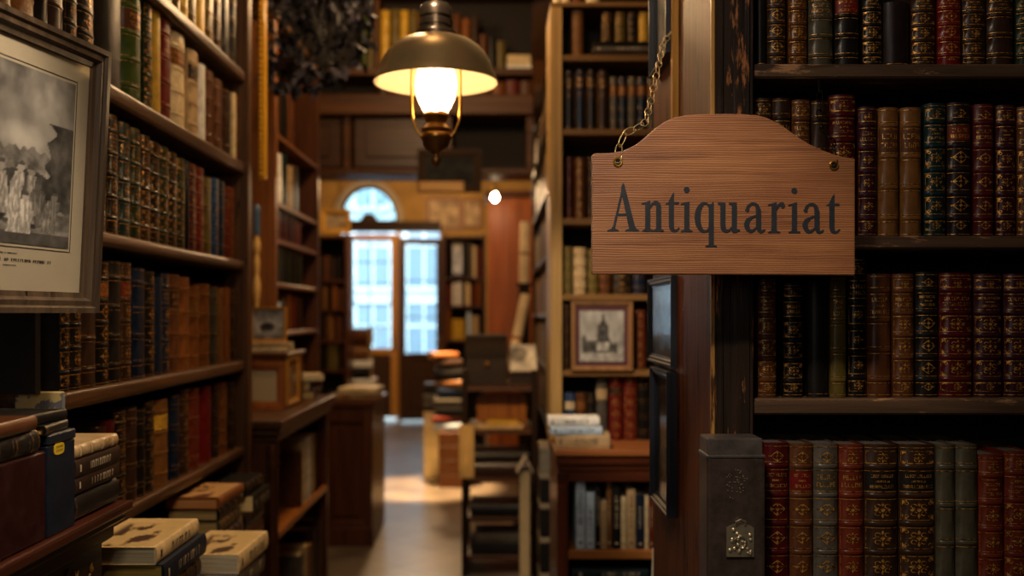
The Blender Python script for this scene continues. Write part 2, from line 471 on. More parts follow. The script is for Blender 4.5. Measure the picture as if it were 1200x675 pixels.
# ------------------------------------------------------------------ framed pictures
def framed(name, label, loc, rot, w, h, fw, depth, fmat, mat_hex, margins, art, group=None, res=(60, 60), inner=None, glazing=True, line=False, cat='framed picture'):
    """picture facing local -Y, bottom centre at origin, back at y=0"""
    r = thing(name, label, cat, loc, rot, group)
    f = MB()
    prof = [(0, 0), (0, -depth), (fw * 0.25, -depth), (fw * 0.35, -depth * 0.8), (fw * 0.6, -depth * 0.85), (fw * 0.75, -depth * 0.55), (fw, -depth * 0.5), (fw, 0)]
    vs = []; fs = []
    for (cx, cz, sx, sz) in ((-w / 2, 0, 1, 1), (w / 2, 0, -1, 1), (w / 2, h, -1, -1), (-w / 2, h, 1, -1)):
        vs += [(cx + sx * a, y, cz + sz * a) for a, y in prof]
    n = len(prof)
    for i in range(4):
        j = (i + 1) % 4
        for k in range(n):
            k2 = (k + 1) % n
            fs.append((i * n + k, j * n + k, j * n + k2, i * n + k2))
    f.add(vs, fs)
    obj('frame', f, fmat, r, world=False)
    obj('backing_board', MB().box(-w / 2 + fw * 0.5, w / 2 - fw * 0.5, -depth * 0.15, -0.001, fw * 0.5, h - fw * 0.5), plain('3a2a1c', 0.8), r, world=False)
    ml, mr, mb_, mt = margins
    if mat_hex:
        obj('mat_board', MB().box(-w / 2 + fw * 0.9, w / 2 - fw * 0.9, -depth * 0.26, -depth * 0.16, fw * 0.9, h - fw * 0.9), plain(mat_hex, 0.7, 0, 0.05, 8), r, world=False)
    x0, x1, z0, z1 = -w / 2 + fw + ml, w / 2 - fw - mr, fw + mb_, h - fw - mt
    g = MB(); nx, nz = res
    g.add([(x0 + (x1 - x0) * i / nx, -depth * 0.30, z0 + (z1 - z0) * j / nz) for j in range(nz + 1) for i in range(nx + 1)],
          [(j * (nx + 1) + i, j * (nx + 1) + i + 1, (j + 1) * (nx + 1) + i + 1, (j + 1) * (nx + 1) + i) for j in range(nz) for i in range(nx)])
    p = obj('print', g, art_mat(), r, world=False)
    vcol(p.data, lambda c: art((c.x - x0) / (x1 - x0), (c.z - z0) / (z1 - z0)))
    if line:
        q = MB(); gp = 0.007; lw = 0.0014
        for (a0, a1, c0, c1) in ((x0 - gp, x1 + gp, z0 - gp, z0 - gp + lw), (x0 - gp, x1 + gp, z1 + gp - lw, z1 + gp), (x0 - gp, x0 - gp + lw, z0 - gp, z1 + gp), (x1 + gp - lw, x1 + gp, z0 - gp, z1 + gp)):
            q.box(a0, a1, -depth * 0.29, -depth * 0.262, c0, c1)
        obj('ruled_line', q, plain('2a231a', 0.7), r, world=False)
        q = MB(); R = random.Random(5)
        for (zc, hh, a, bb, step) in ((z0 - 0.018, 0.0012, -0.03, 0.03, 0.004), (z0 - 0.030, 0.0030, x0 + 0.01, x1 - 0.05, 0.0062), (z0 - 0.040, 0.0010, -0.012, 0.02, 0.0035)):
            x = a
            while x < bb:
                q.box(x, x + step * 0.25, -depth * 0.29, -depth * 0.262, zc - hh, zc + hh)
                if R.random() < 0.7: q.box(x, x + step * 0.7, -depth * 0.29, -depth * 0.262, zc + hh * (R.choice((-1, 0, 1)) * 0.7 - 0.2), zc + hh * 0.7)
                x += step * (1 if R.random() < 0.85 else 2)
        obj('caption', q, plain('3a3024', 0.7), r, world=False)
    if glazing:
        obj('glazing', MB().box(-w / 2 + fw * 0.8, w / 2 - fw * 0.8, -depth * 0.46, -depth * 0.40, fw * 0.8, h - fw * 0.8), glass('ffffff', 0.06, 0.08), r, world=False)
    return r

def grey(v, tint=(1.0, 0.92, 0.78)):
    v = max(0, min(1, v)); v = v ** 2.0
    return (v * tint[0], v * tint[1], v * tint[2], 1)
def fb(x, y, s, o=4):
    return mnoise.fractal(Vector((x * s, y * s, 3.7)), 0.9, 2.1, o)
def art_group(u, v):         # engraved sky, dark grove and a group of figures
    k = 0.58 + 0.22 * fb(u, v, 3.0)                                              # sky
    k -= 0.40 * max(0, min(1, (v - 0.62) * 4)) * (0.55 + 0.9 * fb(u + 4, v, 3.0, 5))
    k += 0.18 * max(0, 1 - ((u - 0.55) / 0.22) ** 2 - ((v - 0.60) / 0.10) ** 2)    # bright horizon cloud
    if v < 0.55 + 0.10 * fb(u, 1, 5) and v > 0.2: k = 0.40 + 0.30 * fb(u, v, 11)   # distant land
    if u > 0.80 - 0.2 * fb(v, 2, 4) and v < 0.72: k = 0.20 + 0.16 * fb(u, v, 12)   # tree on the right
    if v < 0.20 + 0.04 * fb(u, 3, 6): k = 0.42 + 0.28 * fb(u * 0.6, v * 2, 12)     # ground
    if v < 0.07: k = 0.24 + 0.1 * fb(u, v, 14)
    q = ((u - 0.60) / 0.30) ** 2 + ((v - 0.26) / 0.17) ** 2
    if q < 1: k = 0.16 + 0.14 * fb(u, v, 14)                                       # shade behind the group
    for (fx, fz, fh, wd, br) in ((0.30, 0.10, 0.40, 0.075, 0.14), (0.44, 0.16, 0.30, 0.06, 0.70), (0.54, 0.14, 0.33, 0.06, 0.82), (0.64, 0.12, 0.34, 0.06, 0.62), (0.58, 0.06, 0.24, 0.10, 0.88), (0.74, 0.10, 0.28, 0.07, 0.36), (0.84, 0.08, 0.24, 0.07, 0.50), (0.12, 0.08, 0.26, 0.08, 0.30)):
        q = (v - fz) / fh; c = fx + 0.03 * math.sin(q * 3 + fx * 20)
        if 0 < q < 0.80 and abs(u - c) < wd * (1 - 0.35 * q) + 0.012 * fb(u, v, 20): k = br * (0.62 + 0.9 * abs(fb(u * 2.2, v * 0.8, 14) + 0.2))
        elif 0.79 <= q < 1 and ((u - c) / 0.030) ** 2 + ((q - 0.89) * fh / 0.036) ** 2 < 1: k = 0.22 if br < 0.3 else (0.24 if q > 0.92 else br * 0.85)
    return grey(0.12 + max(0, min(1, k)) * 0.85)
def art_church(u, v):        # spired church above trees and a pale house
    k = 0.60 + 0.22 * fb(u, v, 3.0)
    if v < 0.22: k = 0.62 + 0.2 * fb(u, v, 9)
    if v < 0.30 + 0.16 * (0.5 + fb(u, 2.0, 5)) and v > 0.16 and 0.06 < u < 0.86: k = 0.24 + 0.2 * fb(u, v, 14)
    c = abs(u - 0.53)
    if 0.2 < v < 0.72 and c < 0.15 - 0.06 * (v - 0.2): k = 0.20 + 0.16 * fb(u, v, 18)
    if 0.70 <= v < 0.80 and c < 0.09 - 0.5 * (v - 0.7): k = 0.16
    if 0.78 <= v < 0.93 and c < 0.02: k = 0.15
    if 0.20 < v < 0.47 and 0.40 < u < 0.68: k = 0.58 + 0.25 * fb(u, v, 9)
    if 0.38 < v < 0.49 and abs(u - 0.54) < 0.17 - (v - 0.38) * 0.5: k = 0.22 + 0.1 * fb(u, v, 20)
    return grey(0.08 + k * 0.85, (1, 0.93, 0.80))
def art_land(u, v):
    k = 0.34 + 0.25 * fb(u, v, 3) + 0.25 * (1 - abs(v - 0.5) * 2)
    if (u - 0.45) ** 2 / 0.05 + (v - 0.42) ** 2 / 0.03 < 1 + fb(u, v, 6): k = 0.14 + 0.12 * fb(u, v, 9)
    return grey(0.1 + k, (1, 0.97, 0.93))
def art_dim(u, v):
    return grey(0.24 + 0.20 * fb(u, v, 3) + 0.1 * v, (0.85, 0.95, 1.0))
def art_dark(u, v):
    return grey(0.08 + 0.10 * fb(u, v, 4), (0.9, 0.95, 0.9))
def art_sepia(u, v):
    return grey(0.55 + 0.25 * fb(u, v, 4), (1.0, 0.72, 0.42))
def art_pale(u, v):
    return grey(0.72 + 0.2 * fb(u, v, 5) - (0.3 if (u - 0.5) ** 2 + (v - 0.5) ** 2 < 0.05 else 0), (1.0, 0.93, 0.8))

# ================================================================== THE ROOM
def floor_mat():
    m, nt, b = _new('stone_tiles')
    tc = _N(nt, 'ShaderNodeTexCoord'); mp = _N(nt, 'ShaderNodeMapping')
    mp.inputs['Rotation'].default_value = (0, 0, PI / 4); mp.inputs['Scale'].default_value = (1, 1, 1)
    nt.links.new(tc.outputs['Object'], mp.inputs['Vector'])
    br = _N(nt, 'ShaderNodeTexBrick'); br.offset = 0.0
    br.inputs['Scale'].default_value = 1.0; br.inputs['Brick Width'].default_value = 0.42; br.inputs['Row Height'].default_value = 0.42
    br.inputs['Mortar Size'].default_value = 0.008
    br.inputs['Color1'].default_value = lin('6f6558'); br.inputs['Color2'].default_value = lin('584f45'); br.inputs['Mortar'].default_value = lin('2a241e')
    nt.links.new(mp.outputs[0], br.inputs['Vector'])
    n = _N(nt, 'ShaderNodeTexNoise'); n.inputs['Scale'].default_value = 3; n.inputs['Detail'].default_value = 8
    nt.links.new(tc.outputs['Object'], n.inputs['Vector'])
    nt.links.new(_mix(nt, _ramp(nt, n.outputs['Fac'], [(0.35, (0, 0, 0, 1)), (0.7, (0.7, 0.7, 0.7, 1))]), br.outputs['Color'], lin('8a7a66')), b.inputs['Base Color'])
    b.inputs['Roughness'].default_value = 0.34
    _bump(nt, b, n.outputs['Fac'], 0.3, 0.004)
    return m
WALLP = plain('8a6a34', 0.85, 0, 0.25, 3)
DARKP = plain('2a1d12', 0.9, 0, 0.3, 3)
RX0, RX1, RY0, RY1, RZ = -2.7, 2.2, -1.8, 14.0, 3.75
struct('floor', MB().box(RX0, RX1, RY0, RY1 + 0.2, -0.1, 0), floor_mat())
struct('ceiling', MB().box(RX0, RX1, RY0, RY1 + 0.2, RZ, RZ + 0.1), wood('22150c', '3d2614', 'y', 0.6))
struct('wall_left', MB().box(RX0 - 0.1, RX0, RY0, RY1 + 0.2, 0, RZ), WALLP)
struct('wall_right', MB().box(RX1, RX1 + 0.1, RY0, RY1 + 0.2, 0, RZ), DARKP)
struct('wall_front', MB().box(RX0, RX1, RY0 - 0.1, RY0, 0, RZ), DARKP)
# back wall with the doorway and the arched fanlight over it
YB = 14.0
DX0, DX1, DZ = -2.19, -0.80, 2.66
AXC, AZ0, AR, AH = -1.80, 2.80, 0.41, 0.50
wb = MB()
wb.box(RX0, DX0, YB, YB + 0.2, 0, RZ); wb.box(DX1, RX1, YB, YB + 0.2, 0, RZ)
wb.box(DX0, DX1, YB, YB + 0.2, DZ, AZ0)
wb.box(AXC + AR + 0.001, DX1, YB, YB + 0.2, AZ0, RZ); 
if AXC - AR > DX0: wb.box(DX0, AXC - AR, YB, YB + 0.2, AZ0, RZ)
na = 20
for k in range(na):
    a0 = PI * k / na; a1 = PI * (k + 1) / na
    x0, z0 = AXC + AR * math.cos(a0), AZ0 + AH * math.sin(a0); x1, z1 = AXC + AR * math.cos(a1), AZ0 + AH * math.sin(a1)
    wb.prism([(x0, z0), (x0, RZ), (x1, RZ), (x1, z1)], YB, YB + 0.2)
struct('wall_back', wb, WALLP)
t = MB()
for k in range(na):
    a0 = PI * k / na; a1 = PI * (k + 1) / na
    def arc(a, e): return (AXC + (AR + e) * math.cos(a), AZ0 + (AH + e) * math.sin(a))
    t.prism([arc(a0, 0.0), arc(a0, 0.085), arc(a1, 0.085), arc(a1, 0.0)], YB - 0.05, YB - 0.001)
struct('trim_1', t, plain('8d8270', 0.8, 0, 0.15, 10))                       # pale stone surround of the fanlight
struct('trim_2', MB().box(DX0 - 0.05, DX1 + 0.02, YB - 0.07, YB - 0.002, DZ, AZ0 - 0.003), wood('1c110a', '2f1d10', 'x', 0.5), 0.006)  # dark transom
# fanlight
fan = thing('window_1', 'arched fanlight with radiating bars above the glazed shop door', 'window', (AXC, YB + 0.08, AZ0)); fan['kind'] = 'structure'
DW = wood('24160d', '3b2415', 'z', 0.45)
fb_ = MB()
for k in range(na):
    a0 = PI * k / na; a1 = PI * (k + 1) / na
    fb_.prism([(AXC + (AR - 0.035) * math.cos(a0), AZ0 + (AH - 0.035) * math.sin(a0)), (AXC + AR * math.cos(a0), AZ0 + AH * math.sin(a0)), (AXC + AR * math.cos(a1), AZ0 + AH * math.sin(a1)), (AXC + (AR - 0.035) * math.cos(a1), AZ0 + (AH - 0.035) * math.sin(a1))], YB + 0.06, YB + 0.11)
fb_.box(AXC - AR, AXC + AR, YB + 0.06, YB + 0.11, AZ0, AZ0 + 0.03)
obj('window_frame', fb_, DW, fan)
fm = MB()
for a in (PI / 6, PI / 3, PI / 2, PI * 2 / 3, PI * 5 / 6):
    M = Matrix.Translation((AXC, YB + 0.085, AZ0)) @ Matrix.Rotation(-a, 4, 'Y')
    fm.box(0.12, AR - 0.01, -0.012, 0.012, -0.009, 0.009, M)
fm.prism([(AXC + 0.125 * math.cos(PI * k / 12), AZ0 + 0.125 * math.sin(PI * k / 12)) for k in range(13)], YB + 0.07, YB + 0.10)
obj('radiating_bars', fm, DW, fan)
obj('pane', MB().prism([(AXC + (AR - 0.02) * math.cos(PI * k / 20), AZ0 + (AH - 0.02) * math.sin(PI * k / 20)) for k in range(21)], YB + 0.10, YB + 0.104), glass('dfeef0', 0.1), fan)

# door leaves
def door_leaf(name, label, x0, x1, z0, z1, zg0, frame_mat, panel_mat, loc, rot, bars=(1, 3)):
    d = thing(name, label, 'door', loc, rot); d['kind'] = 'structure'
    w = x1 - x0; st = 0.085
    m = MB(); m.box(0, st, 0, 0.05, z0, z1); m.box(w - st, w, 0, 0.05, z0, z1); m.box(st, w - st, 0, 0.05, z1 - 0.09, z1)
    m.box(st, w - st, 0, 0.05, zg0 - 0.09, zg0)
    obj('stile_frame', m, frame_mat, d, 0.004, world=False)
    m = MB(); m.box(st, w - st, 0.012, 0.04, z0, zg0 - 0.09); m.box(st + 0.06, w - st - 0.06, 0.0, 0.02, z0 + 0.16, zg0 - 0.16)
    obj('lower_panel', m, panel_mat, d, 0.008, world=False)
    obj('pane', MB().box(st, w - st, 0.022, 0.027, zg0, z1 - 0.09), glass('e8f2f6', 0.1), d, world=False)
    m = MB()
    for i in range(bars[0]): x = st + (w - 2 * st) * (i + 1) / (bars[0] + 1); m.box(x - 0.008, x + 0.008, 0.01, 0.04, zg0, z1 - 0.09)
    for i in range(bars[1]): z = zg0 + (z1 - 0.09 - zg0) * (i + 1) / (bars[1] + 1); m.box(st, w - st, 0.012, 0.038, z - 0.008, z + 0.008)
    if bars[0] or bars[1]: obj('glazing_bars', m, DW, d, world=False)
    h = MB(); h.box(w - 0.06, w - 0.025, -0.012, 0.0, 1.0, 1.2); h.tube([(w - 0.042, -0.01, 1.12), (w - 0.042, -0.05, 1.12), (w - 0.13, -0.055, 1.12)], 0.009)
    obj('handle', h, BRASS, d, world=False, smooth=40)
    return d
GD = wood('a06c2c', 'd29c4e', 'z', 0.4)
PD = wood('2b1a0f', '44291a', 'z', 0.4)
door_leaf('door_1', 'closed glazed shop door with honey brown frame under the fanlight', DX0 + 0.02, -1.40, 0.05, 2.62, 1.02, GD, PD, (DX0 + 0.02, YB + 0.03, 0), 0, (1, 4))
door_leaf('door_2', 'second glazed door leaf standing slightly open right of the closed leaf', 0, 0.60, 0.03, 2.55, 0.96, PD, PD, (-1.335, YB - 0.23, 0), math.radians(14), (0, 2))
struct('trim_3', MB().box(-1.395, -1.345, YB - 0.06, YB + 0.1, 0, DZ), GD, 0.004)         # post between the leaves
# the street seen through the glass
ob = thing('street_facade', 'pale blue grey house front across the street, seen through the door glass', 'building', (-2.2, 18.6, 0))
of = MB(); of.box(-7, 3.5, 18.6, 19.0, 0, 6.5); obj('facade_wall', of, plain('c3ccd2', 0.9, 0, 0.1, 2), ob)
R = random.Random(3)
for i in range(5):
    for j in range(3):
        x = -4.2 + i * 0.95; z = 0.5 + j * 1.5
        m = MB(); m.box(x - 0.36, x + 0.36, 18.54, 18.6, z - 0.06, z); m.box(x - 0.36, x - 0.3, 18.54, 18.6, z, z + 1.25); m.box(x + 0.3, x + 0.36, 18.54, 18.6, z, z + 1.25); m.box(x - 0.36, x + 0.36, 18.54, 18.6, z + 1.2, z + 1.28); m.box(x - 0.02, x + 0.02, 18.56, 18.6, z, z + 1.2); m.box(x - 0.3, x + 0.3, 18.56, 18.6, z + 0.75, z + 0.8)
        wf = obj('window_frame', m, plain('e3e6e6', 0.6, 0, 0.05), ob)
        obj('pane', MB().box(x - 0.3, x + 0.3, 18.58, 18.598, z, z + 1.2), plain('8c9aa8', 0.2, 0, 0.1), wf)
struct('ground_street', MB().box(-7, 3.5, RY1 + 0.2, 19.0, -0.12, -0.02), plain('8f8f8c', 0.8, 0, 0.2, 4))

# ================================================================== RIGHT BOOKCASE (faces the camera)
BLACKW_X = wood('2a201a', '5c4634', 'x', 0.40, 1, '9a7452', 0.56, 0.5)
BLACKW_Z = wood('14100e', '33261e', 'z', 0.33, 1, '94603a', 0.565, 0.6)
BROWN_Z = wood('331a0f', '6e3d24', 'z', 0.48, 0.8, '1a0f09', 0.57, 0.5)
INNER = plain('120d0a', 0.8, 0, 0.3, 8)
RYF = 2.0
ZA, ZBs, ZC, ZD = 2.001, 1.657, 1.331, 0.93
rb = thing('bookcase', 'tall worn black bookcase on the right with old leather volumes', 'bookcase', (0.9, RYF, 0))
obj('side_panel', MB().box(0.433, 0.450, 2.006, 2.76, 0, 3.3), BROWN_Z, rb, 0.003)
obj('lit_batten', MB().box(0.4175, 0.4328, 2.368, 2.394, 1.80, 3.3), wood('8a5a20', 'c8923c', 'z', 0.4), rb, 0.002)  # added wood strip, honey colour stands in for yellow lamplight on it
obj('worn_lit_arris', MB().box(0.4285, 0.4365, 1.992, 2.005, 0, 3.3), wood('7a5428', 'b58a4a', 'z', 0.4, 1, '3a2412', 0.55), rb, 0.002)  # worn edge, its gold tone also stands in for the lit bevel
st = MB(); st.box(0.437, 0.512, 1.988, 2.02, 0, 3.3); st.box(0.447, 0.452, 1.984, 1.99, 0, 3.3); st.box(0.478, 0.504, 1.984, 1.99, 0, 3.3)
obj('stile', st, BLACKW_Z, rb, 0.003)
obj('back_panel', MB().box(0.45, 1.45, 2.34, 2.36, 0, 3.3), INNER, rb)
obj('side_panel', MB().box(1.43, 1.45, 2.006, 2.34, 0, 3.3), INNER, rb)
for z, th in ((2.40, 0.03), (ZA, 0.029), (ZBs, 0.027), (ZC, 0.033)):
    m = MB(); m.box(0.512, 1.43, 1.998, 2.335, z - th, z)
    obj('shelf', m, BLACKW_X, rb, 0.004)
m = MB(); m.box(0.395, 0.45, 1.80, 1.984, ZD - 0.04, ZD); m.box(0.45, 1.45, 1.80, 2.335, ZD - 0.04, ZD); m.box(0.452, 1.43, 1.84, 2.33, 0, ZD - 0.04)
obj('base_cabinet', m, BLACKW_X, rb, 0.004)

YS = 2.025
G1 = 'old leather volumes in the right bookcase'
row_front([(887, 898, -20, 'bk', 'plain'), (900, 922, -25, 'db', 'gilt'), (925, 947, -22, 'br', 'gilt'), (949, 978, -15, 'gg', 'label'), (980, 1009, -18, 'bk', 'label', 'red'), (1012, 1035, -20, 'bk', 'gilt'),
           (1037, 1068, 2, 'dp', 'plain'), (1070, 1098, -18, 'db', 'rich'), (1101, 1129, -22, 'red', 'gilt'), (1130, 1157, -16, 'db', 'gilt'), (1159, 1191, -20, 'db', 'label'), (1193, 1216, -18, 'dg', 'gilt')],
          YS, ZA, 0.2, 'along the top shelf of the right bookcase', G1, 2)
row_front([(885, 905, 115, 'db', 'gilt'), (906, 928, 115, 'db', 'label'), (929, 951, 117, 'br', 'gilt'), (952, 972, 118, 'db', 'bands'), (973, 1005, 111, 'mar', 'rich'), (1007, 1029, 125, 'pur', 'gilt'),
           (1031, 1055, 126, 'tan', 'label', 'br'), (1057, 1082, 126, 'tan', 'label', 'br'), (1085, 1110, 121, 'tl', 'gilt'), (1112, 1140, 120, 'dp', 'gilt', 'rb'), (1143, 1167, 122, 'mar', 'gilt'), (1169, 1192, 123, 'pur', 'gilt'), (1194, 1216, 125, 'br', 'rich')],
          YS, ZBs, 0.2, 'on the right shelf behind the sign', G1, 2)
row_front([(889, 911, 325, 'br', 'gilt'), (919, 942, 332, 'bk', 'gilt', 'db'), (948, 972, 324, 'bk', 'plain'), (974, 993, 324, 'ol', 'label'), (995, 1017, 302, 'bk', 'gilt'), (1018, 1046, 321, 'br', 'label'),
           (1048, 1073, 321, 'br', 'gilt'), (1075, 1101, 319, 'bk', 'gilt'), (1103, 1142, 320, 'mar', 'rich'), (1144, 1177, 321, 'pur', 'gilt'), (1179, 1212, 321, 'pur', 'gilt')],
          YS, ZC, 0.2, 'on the shelf below the sign', G1, 2)
row_front([(896, 926, 520, 'mar', 'gilt'), (927, 954, 521, 'br', 'gilt', 'red'), (955, 984, 521, 'gr', 'gilt', 'gg'), (985, 1014, 522, 'rb', 'gilt'), (1015, 1054, 522, 'db', 'gilt', 'bk'), (1056, 1098, 522, 'db', 'gilt', 'bk'),
           (1099, 1121, 522, 'gg', 'bands'), (1122, 1148, 522, 'gg', 'bands'), (1149, 1179, 534, 'rb', 'gilt'), (1180, 1212, 530, 'rb', 'gilt')],
          1.965, ZD, 0.2, 'on the lowest right shelf beside the clasped book', G1, 2, page='4f463a')

# big clasped volume standing against the post
ca = thing('clasped_book', 'large dark leather book with metal clasp standing against the bookcase post', 'book', (0.478, 1.9, ZD))
YK = 1.90
m = MB(); kx0, kx1 = PX(829, YK), PX(897, YK)
m.box(kx0, kx1, YK, YK + 0.080, ZD + 0.001, PZ(535, YK))
obj('body', m, leather('463b36', 0.34, 0.5), ca, 0.006, seg=2)
m = MB(); m.box(kx0 + 0.001, kx1 - 0.004, YK + 0.004, YK + 0.079, PZ(535, YK) + 0.0005, PZ(514, YK))
m.box(kx0 - 0.002, kx1 + 0.001, YK - 0.002, YK + 0.081, PZ(537, YK), PZ(533, YK))
obj('cap', m, leather('56504d', 0.3, 0.4), ca, 0.006, seg=2)
m = MB()
R = random.Random(8)
for k in range(46):
    a = R.uniform(0, 2 * PI); r = R.uniform(0.004, 0.024); x = (kx0 + kx1) / 2 + r * math.cos(a); z = PZ(568, YK) + r * 1.2 * math.sin(a)
    m.box(x - 0.0012, x + 0.0012, YK - 0.0012, YK + 0.001, z - 0.0008, z + 0.0008)
obj('blind_tooling', m, leather('8a7a6c', 0.35), ca)
m = MB(); cx0, cx1, cz0, cz1 = PX(851, YK), PX(883, YK), PZ(652, YK), PZ(618, YK)
m.prism([(cx0, cz0), (cx1, cz0), (cx1, cz1), (cx1 - 0.008, cz1 + 0.004), ((cx0 + cx1) / 2, cz1 + 0.011), (cx0 + 0.008, cz1 + 0.004), (cx0, cz1)], YK - 0.004, YK - 0.0002)
for k in range(22):
    x = R.uniform(cx0 + 0.006, cx1 - 0.006); z = R.uniform(cz0 + 0.006, cz1 - 0.003)
    m.lathe([(0.0001, 0), (0.004, 0.0), (0.003, 0.002), (0.0001, 0.003)], (0, 0, 0), 8, False, Matrix.Translation((x, YK - 0.004, z)) @ Matrix.Rotation(PI / 2, 4, 'X'))
xc = (cx0 + cx1) / 2
for q in (0.35, 0.0):
    m.tube([(xc + 0.011 * math.cos(a), YK - 0.006, (cz0 + cz1) / 2 + 0.011 * math.sin(a)) for a in [2 * PI * k / 14 for k in range(14)]], 0.0016, 6, True)
m.tube([(xc - 0.008, YK - 0.004, cz1 + 0.004), (xc - 0.009, YK - 0.008, cz1 + 0.012), (xc, YK - 0.009, cz1 + 0.017), (xc + 0.009, YK - 0.008, cz1 + 0.012), (xc + 0.008, YK - 0.004, cz1 + 0.004)], 0.0018, 6)
co = obj('clasp', m, STEEL, ca, smooth=40); co['label'] = 'ornate metal clasp'

# pictures hung on the side of the bookcase, facing the passage (-X)
SIDEF = wood('15171c', '262a33', 'z', 0.4)
def side_pic(label, xn, xf, yt, yb, art, matc='2a2c2c'):
    Yn = 2.40; xb = 0.4325; dep = xb - PX(xn, Yn)
    Yf = YX(xf, PX(xn, Yn)) 
    z1, z0 = PZ(yt, Yn), PZ(yb, Yn)
    return framed('framed_picture', label, (xb, (Yn + Yf) / 2, z0), -PI / 2, Yf - Yn, z1 - z0, 0.022, dep, SIDEF, matc, (0.012, 0.012, 0.012, 0.012), art, 'framed pictures on the bookcase side', (24, 36))
side_pic('black framed picture with grey print, under the left part of the sign', 786, 758.5, 322, 431, art_dim)
side_pic('dark green black framed picture, lowest on the bookcase side, under another', 781, 761, 436, 607, art_dark)
side_pic('dark framed picture high on the bookcase side above the sign chain', 780, 760, -60, 61, art_dim)

# ================================================================== THE SIGN
SY = 1.86
def S2(x, y): return (PX(x, SY), PZ(y, SY))
sg = thing('hanging_sign', 'arched reddish wood sign carved with the word Antiquariat', 'sign', (PX(848, SY), SY, PZ(322, SY)))
outline = [(694, 321), (694, 181), (698, 179.5), (715, 179), (730, 177), (745, 169.5), (757, 160), (768, 150), (780, 142), (792, 137), (805, 134.5), (830, 133.3), (868, 133.3), (888, 135), (899, 138), (912, 144), (925, 153), (938, 162.5), (950, 169.5), (962, 175), (975, 180), (989, 184), (1002, 186), (1002, 322.5)]
def sign_mat():
    m, nt, b = _new('sign_wood')
    n1 = _N(nt, 'ShaderNodeTexNoise'); n1.inputs['Scale'].default_value = 1.0; n1.inputs['Detail'].default_value = 8; n1.inputs['Roughness'].default_value = 0.62; n1.inputs['Distortion'].default_value = 0.5
    nt.links.new(_coords(nt, (4, 20, 150)), n1.inputs['Vector'])
    n2 = _N(nt, 'ShaderNodeTexNoise'); n2.inputs['Scale'].default_value = 1.0; n2.inputs['Detail'].default_value = 4
    nt.links.new(_coords(nt, (3.5, 4, 7)), n2.inputs['Vector'])
    wv = _N(nt, 'ShaderNodeTexWave', wave_type='BANDS', bands_direction='Z'); wv.inputs['Scale'].default_value = 75; wv.inputs['Distortion'].default_value = 9.0; wv.inputs['Detail'].default_value = 3; wv.inputs['Detail Scale'].default_value = 0.6
    nt.links.new(_coords(nt, (0.10, 0.3, 1)), wv.inputs['Vector'])
    c = _ramp(nt, n1.outputs['Fac'], [(0.30, lin('6e4428')), (0.45, lin('905e38')), (0.8, lin('ab764a'))])
    c = _mix(nt, _ramp(nt, n2.outputs['Fac'], [(0.38, (0, 0, 0, 1)), (0.72, (0.8, 0.8, 0.8, 1))]), c, lin('6a3a20'))
    mm = nt.nodes.new('ShaderNodeMix'); mm.data_type = 'RGBA'; mm.blend_type = 'MULTIPLY'; mm.inputs[0].default_value = 0.22
    nt.links.new(c, mm.inputs[6]); nt.links.new(wv.outputs['Color'], mm.inputs[7])
    nt.links.new(mm.outputs[2], b.inputs['Base Color']); b.inputs['Roughness'].default_value = 0.5
    ad = _N(nt, 'ShaderNodeMath', operation='ADD'); nt.links.new(n1.outputs['Fac'], ad.inputs[0]); nt.links.new(wv.outputs['Fac'], ad.inputs[1])
    _bump(nt, b, ad.outputs[0], 0.35, 0.0012)
    return m
bo = obj('board', MB().prism([S2(x, y) for x, y in outline], SY, SY + 0.022), sign_mat(), sg, 0.0022, seg=2)
U = SY / F
LT = MB()
gx = gy = 0
def gp(x, y): return (PX(gx, SY) + x * U, PZ(gy, SY) + y * U)
def poly(pts): LT.prism([gp(*p) for p in pts], SY - 0.0010 - 2e-6 * (len(LT.f) % 97), SY + 0.0005)
def rect(x0, x1, y0, y1): poly([(x0, y0), (x1, y0), (x1, y1), (x0, y1)])
def stroke(pts, ws, sub=6):
    P = [Vector(p) for p in pts]; out = []
    for i in range(len(P) - 1):
        a, b, c, d = P[max(i - 1, 0)], P[i], P[i + 1], P[min(i + 2, len(P) - 1)]
        for k in range(sub):
            q = k / sub
            pos = 0.5 * ((2 * b) + (c - a) * q + (2 * a - 5 * b + 4 * c - d) * q * q + (3 * b - a - 3 * c + d) * q ** 3)
            out.append((pos, ws[i] + (ws[i + 1] - ws[i]) * q))
    out = [(p, w * 1.15) for p, w in out] + [(P[-1], ws[-1] * 1.15)]; L = []; Rr = []
    for i, (p, w) in enumerate(out):
        t = out[min(i + 1, len(out) - 1)][0] - out[max(i - 1, 0)][0]; t.normalize(); n = Vector((-t.y, t.x))
        L.append(p + n * w / 2); Rr.append(p - n * w / 2)
    for i in range(len(out) - 1): poly([L[i], L[i + 1], Rr[i + 1], Rr[i]])
def ring(cx, cy, rx, ry, ix, irx, iry, n=28):
    for k in range(n):
        a, b = 2 * PI * k / n, 2 * PI * (k + 1) / n
        poly([(cx + rx * math.cos(a), cy + ry * math.sin(a)), (cx + rx * math.cos(b), cy + ry * math.sin(b)), (ix + irx * math.cos(b), cy + iry * math.sin(b)), (ix + irx * math.cos(a), cy + iry * math.sin(a))])
def foot(x0, x1, a, b, y=0):
    poly([(x0, y), (x1, y), (x1, y + 1.4), (b + 0.6, y + 2.6), (b, y + 5), (a, y + 5), (a - 0.6, y + 2.6), (x0, y + 1.4)])
def flag(a, b, y=35.5): poly([(a - 4.2, y - 3.6), (a, y - 3.2), (b, y - 6), (b, y + 0.6), (a - 4.2, y - 2.2)])
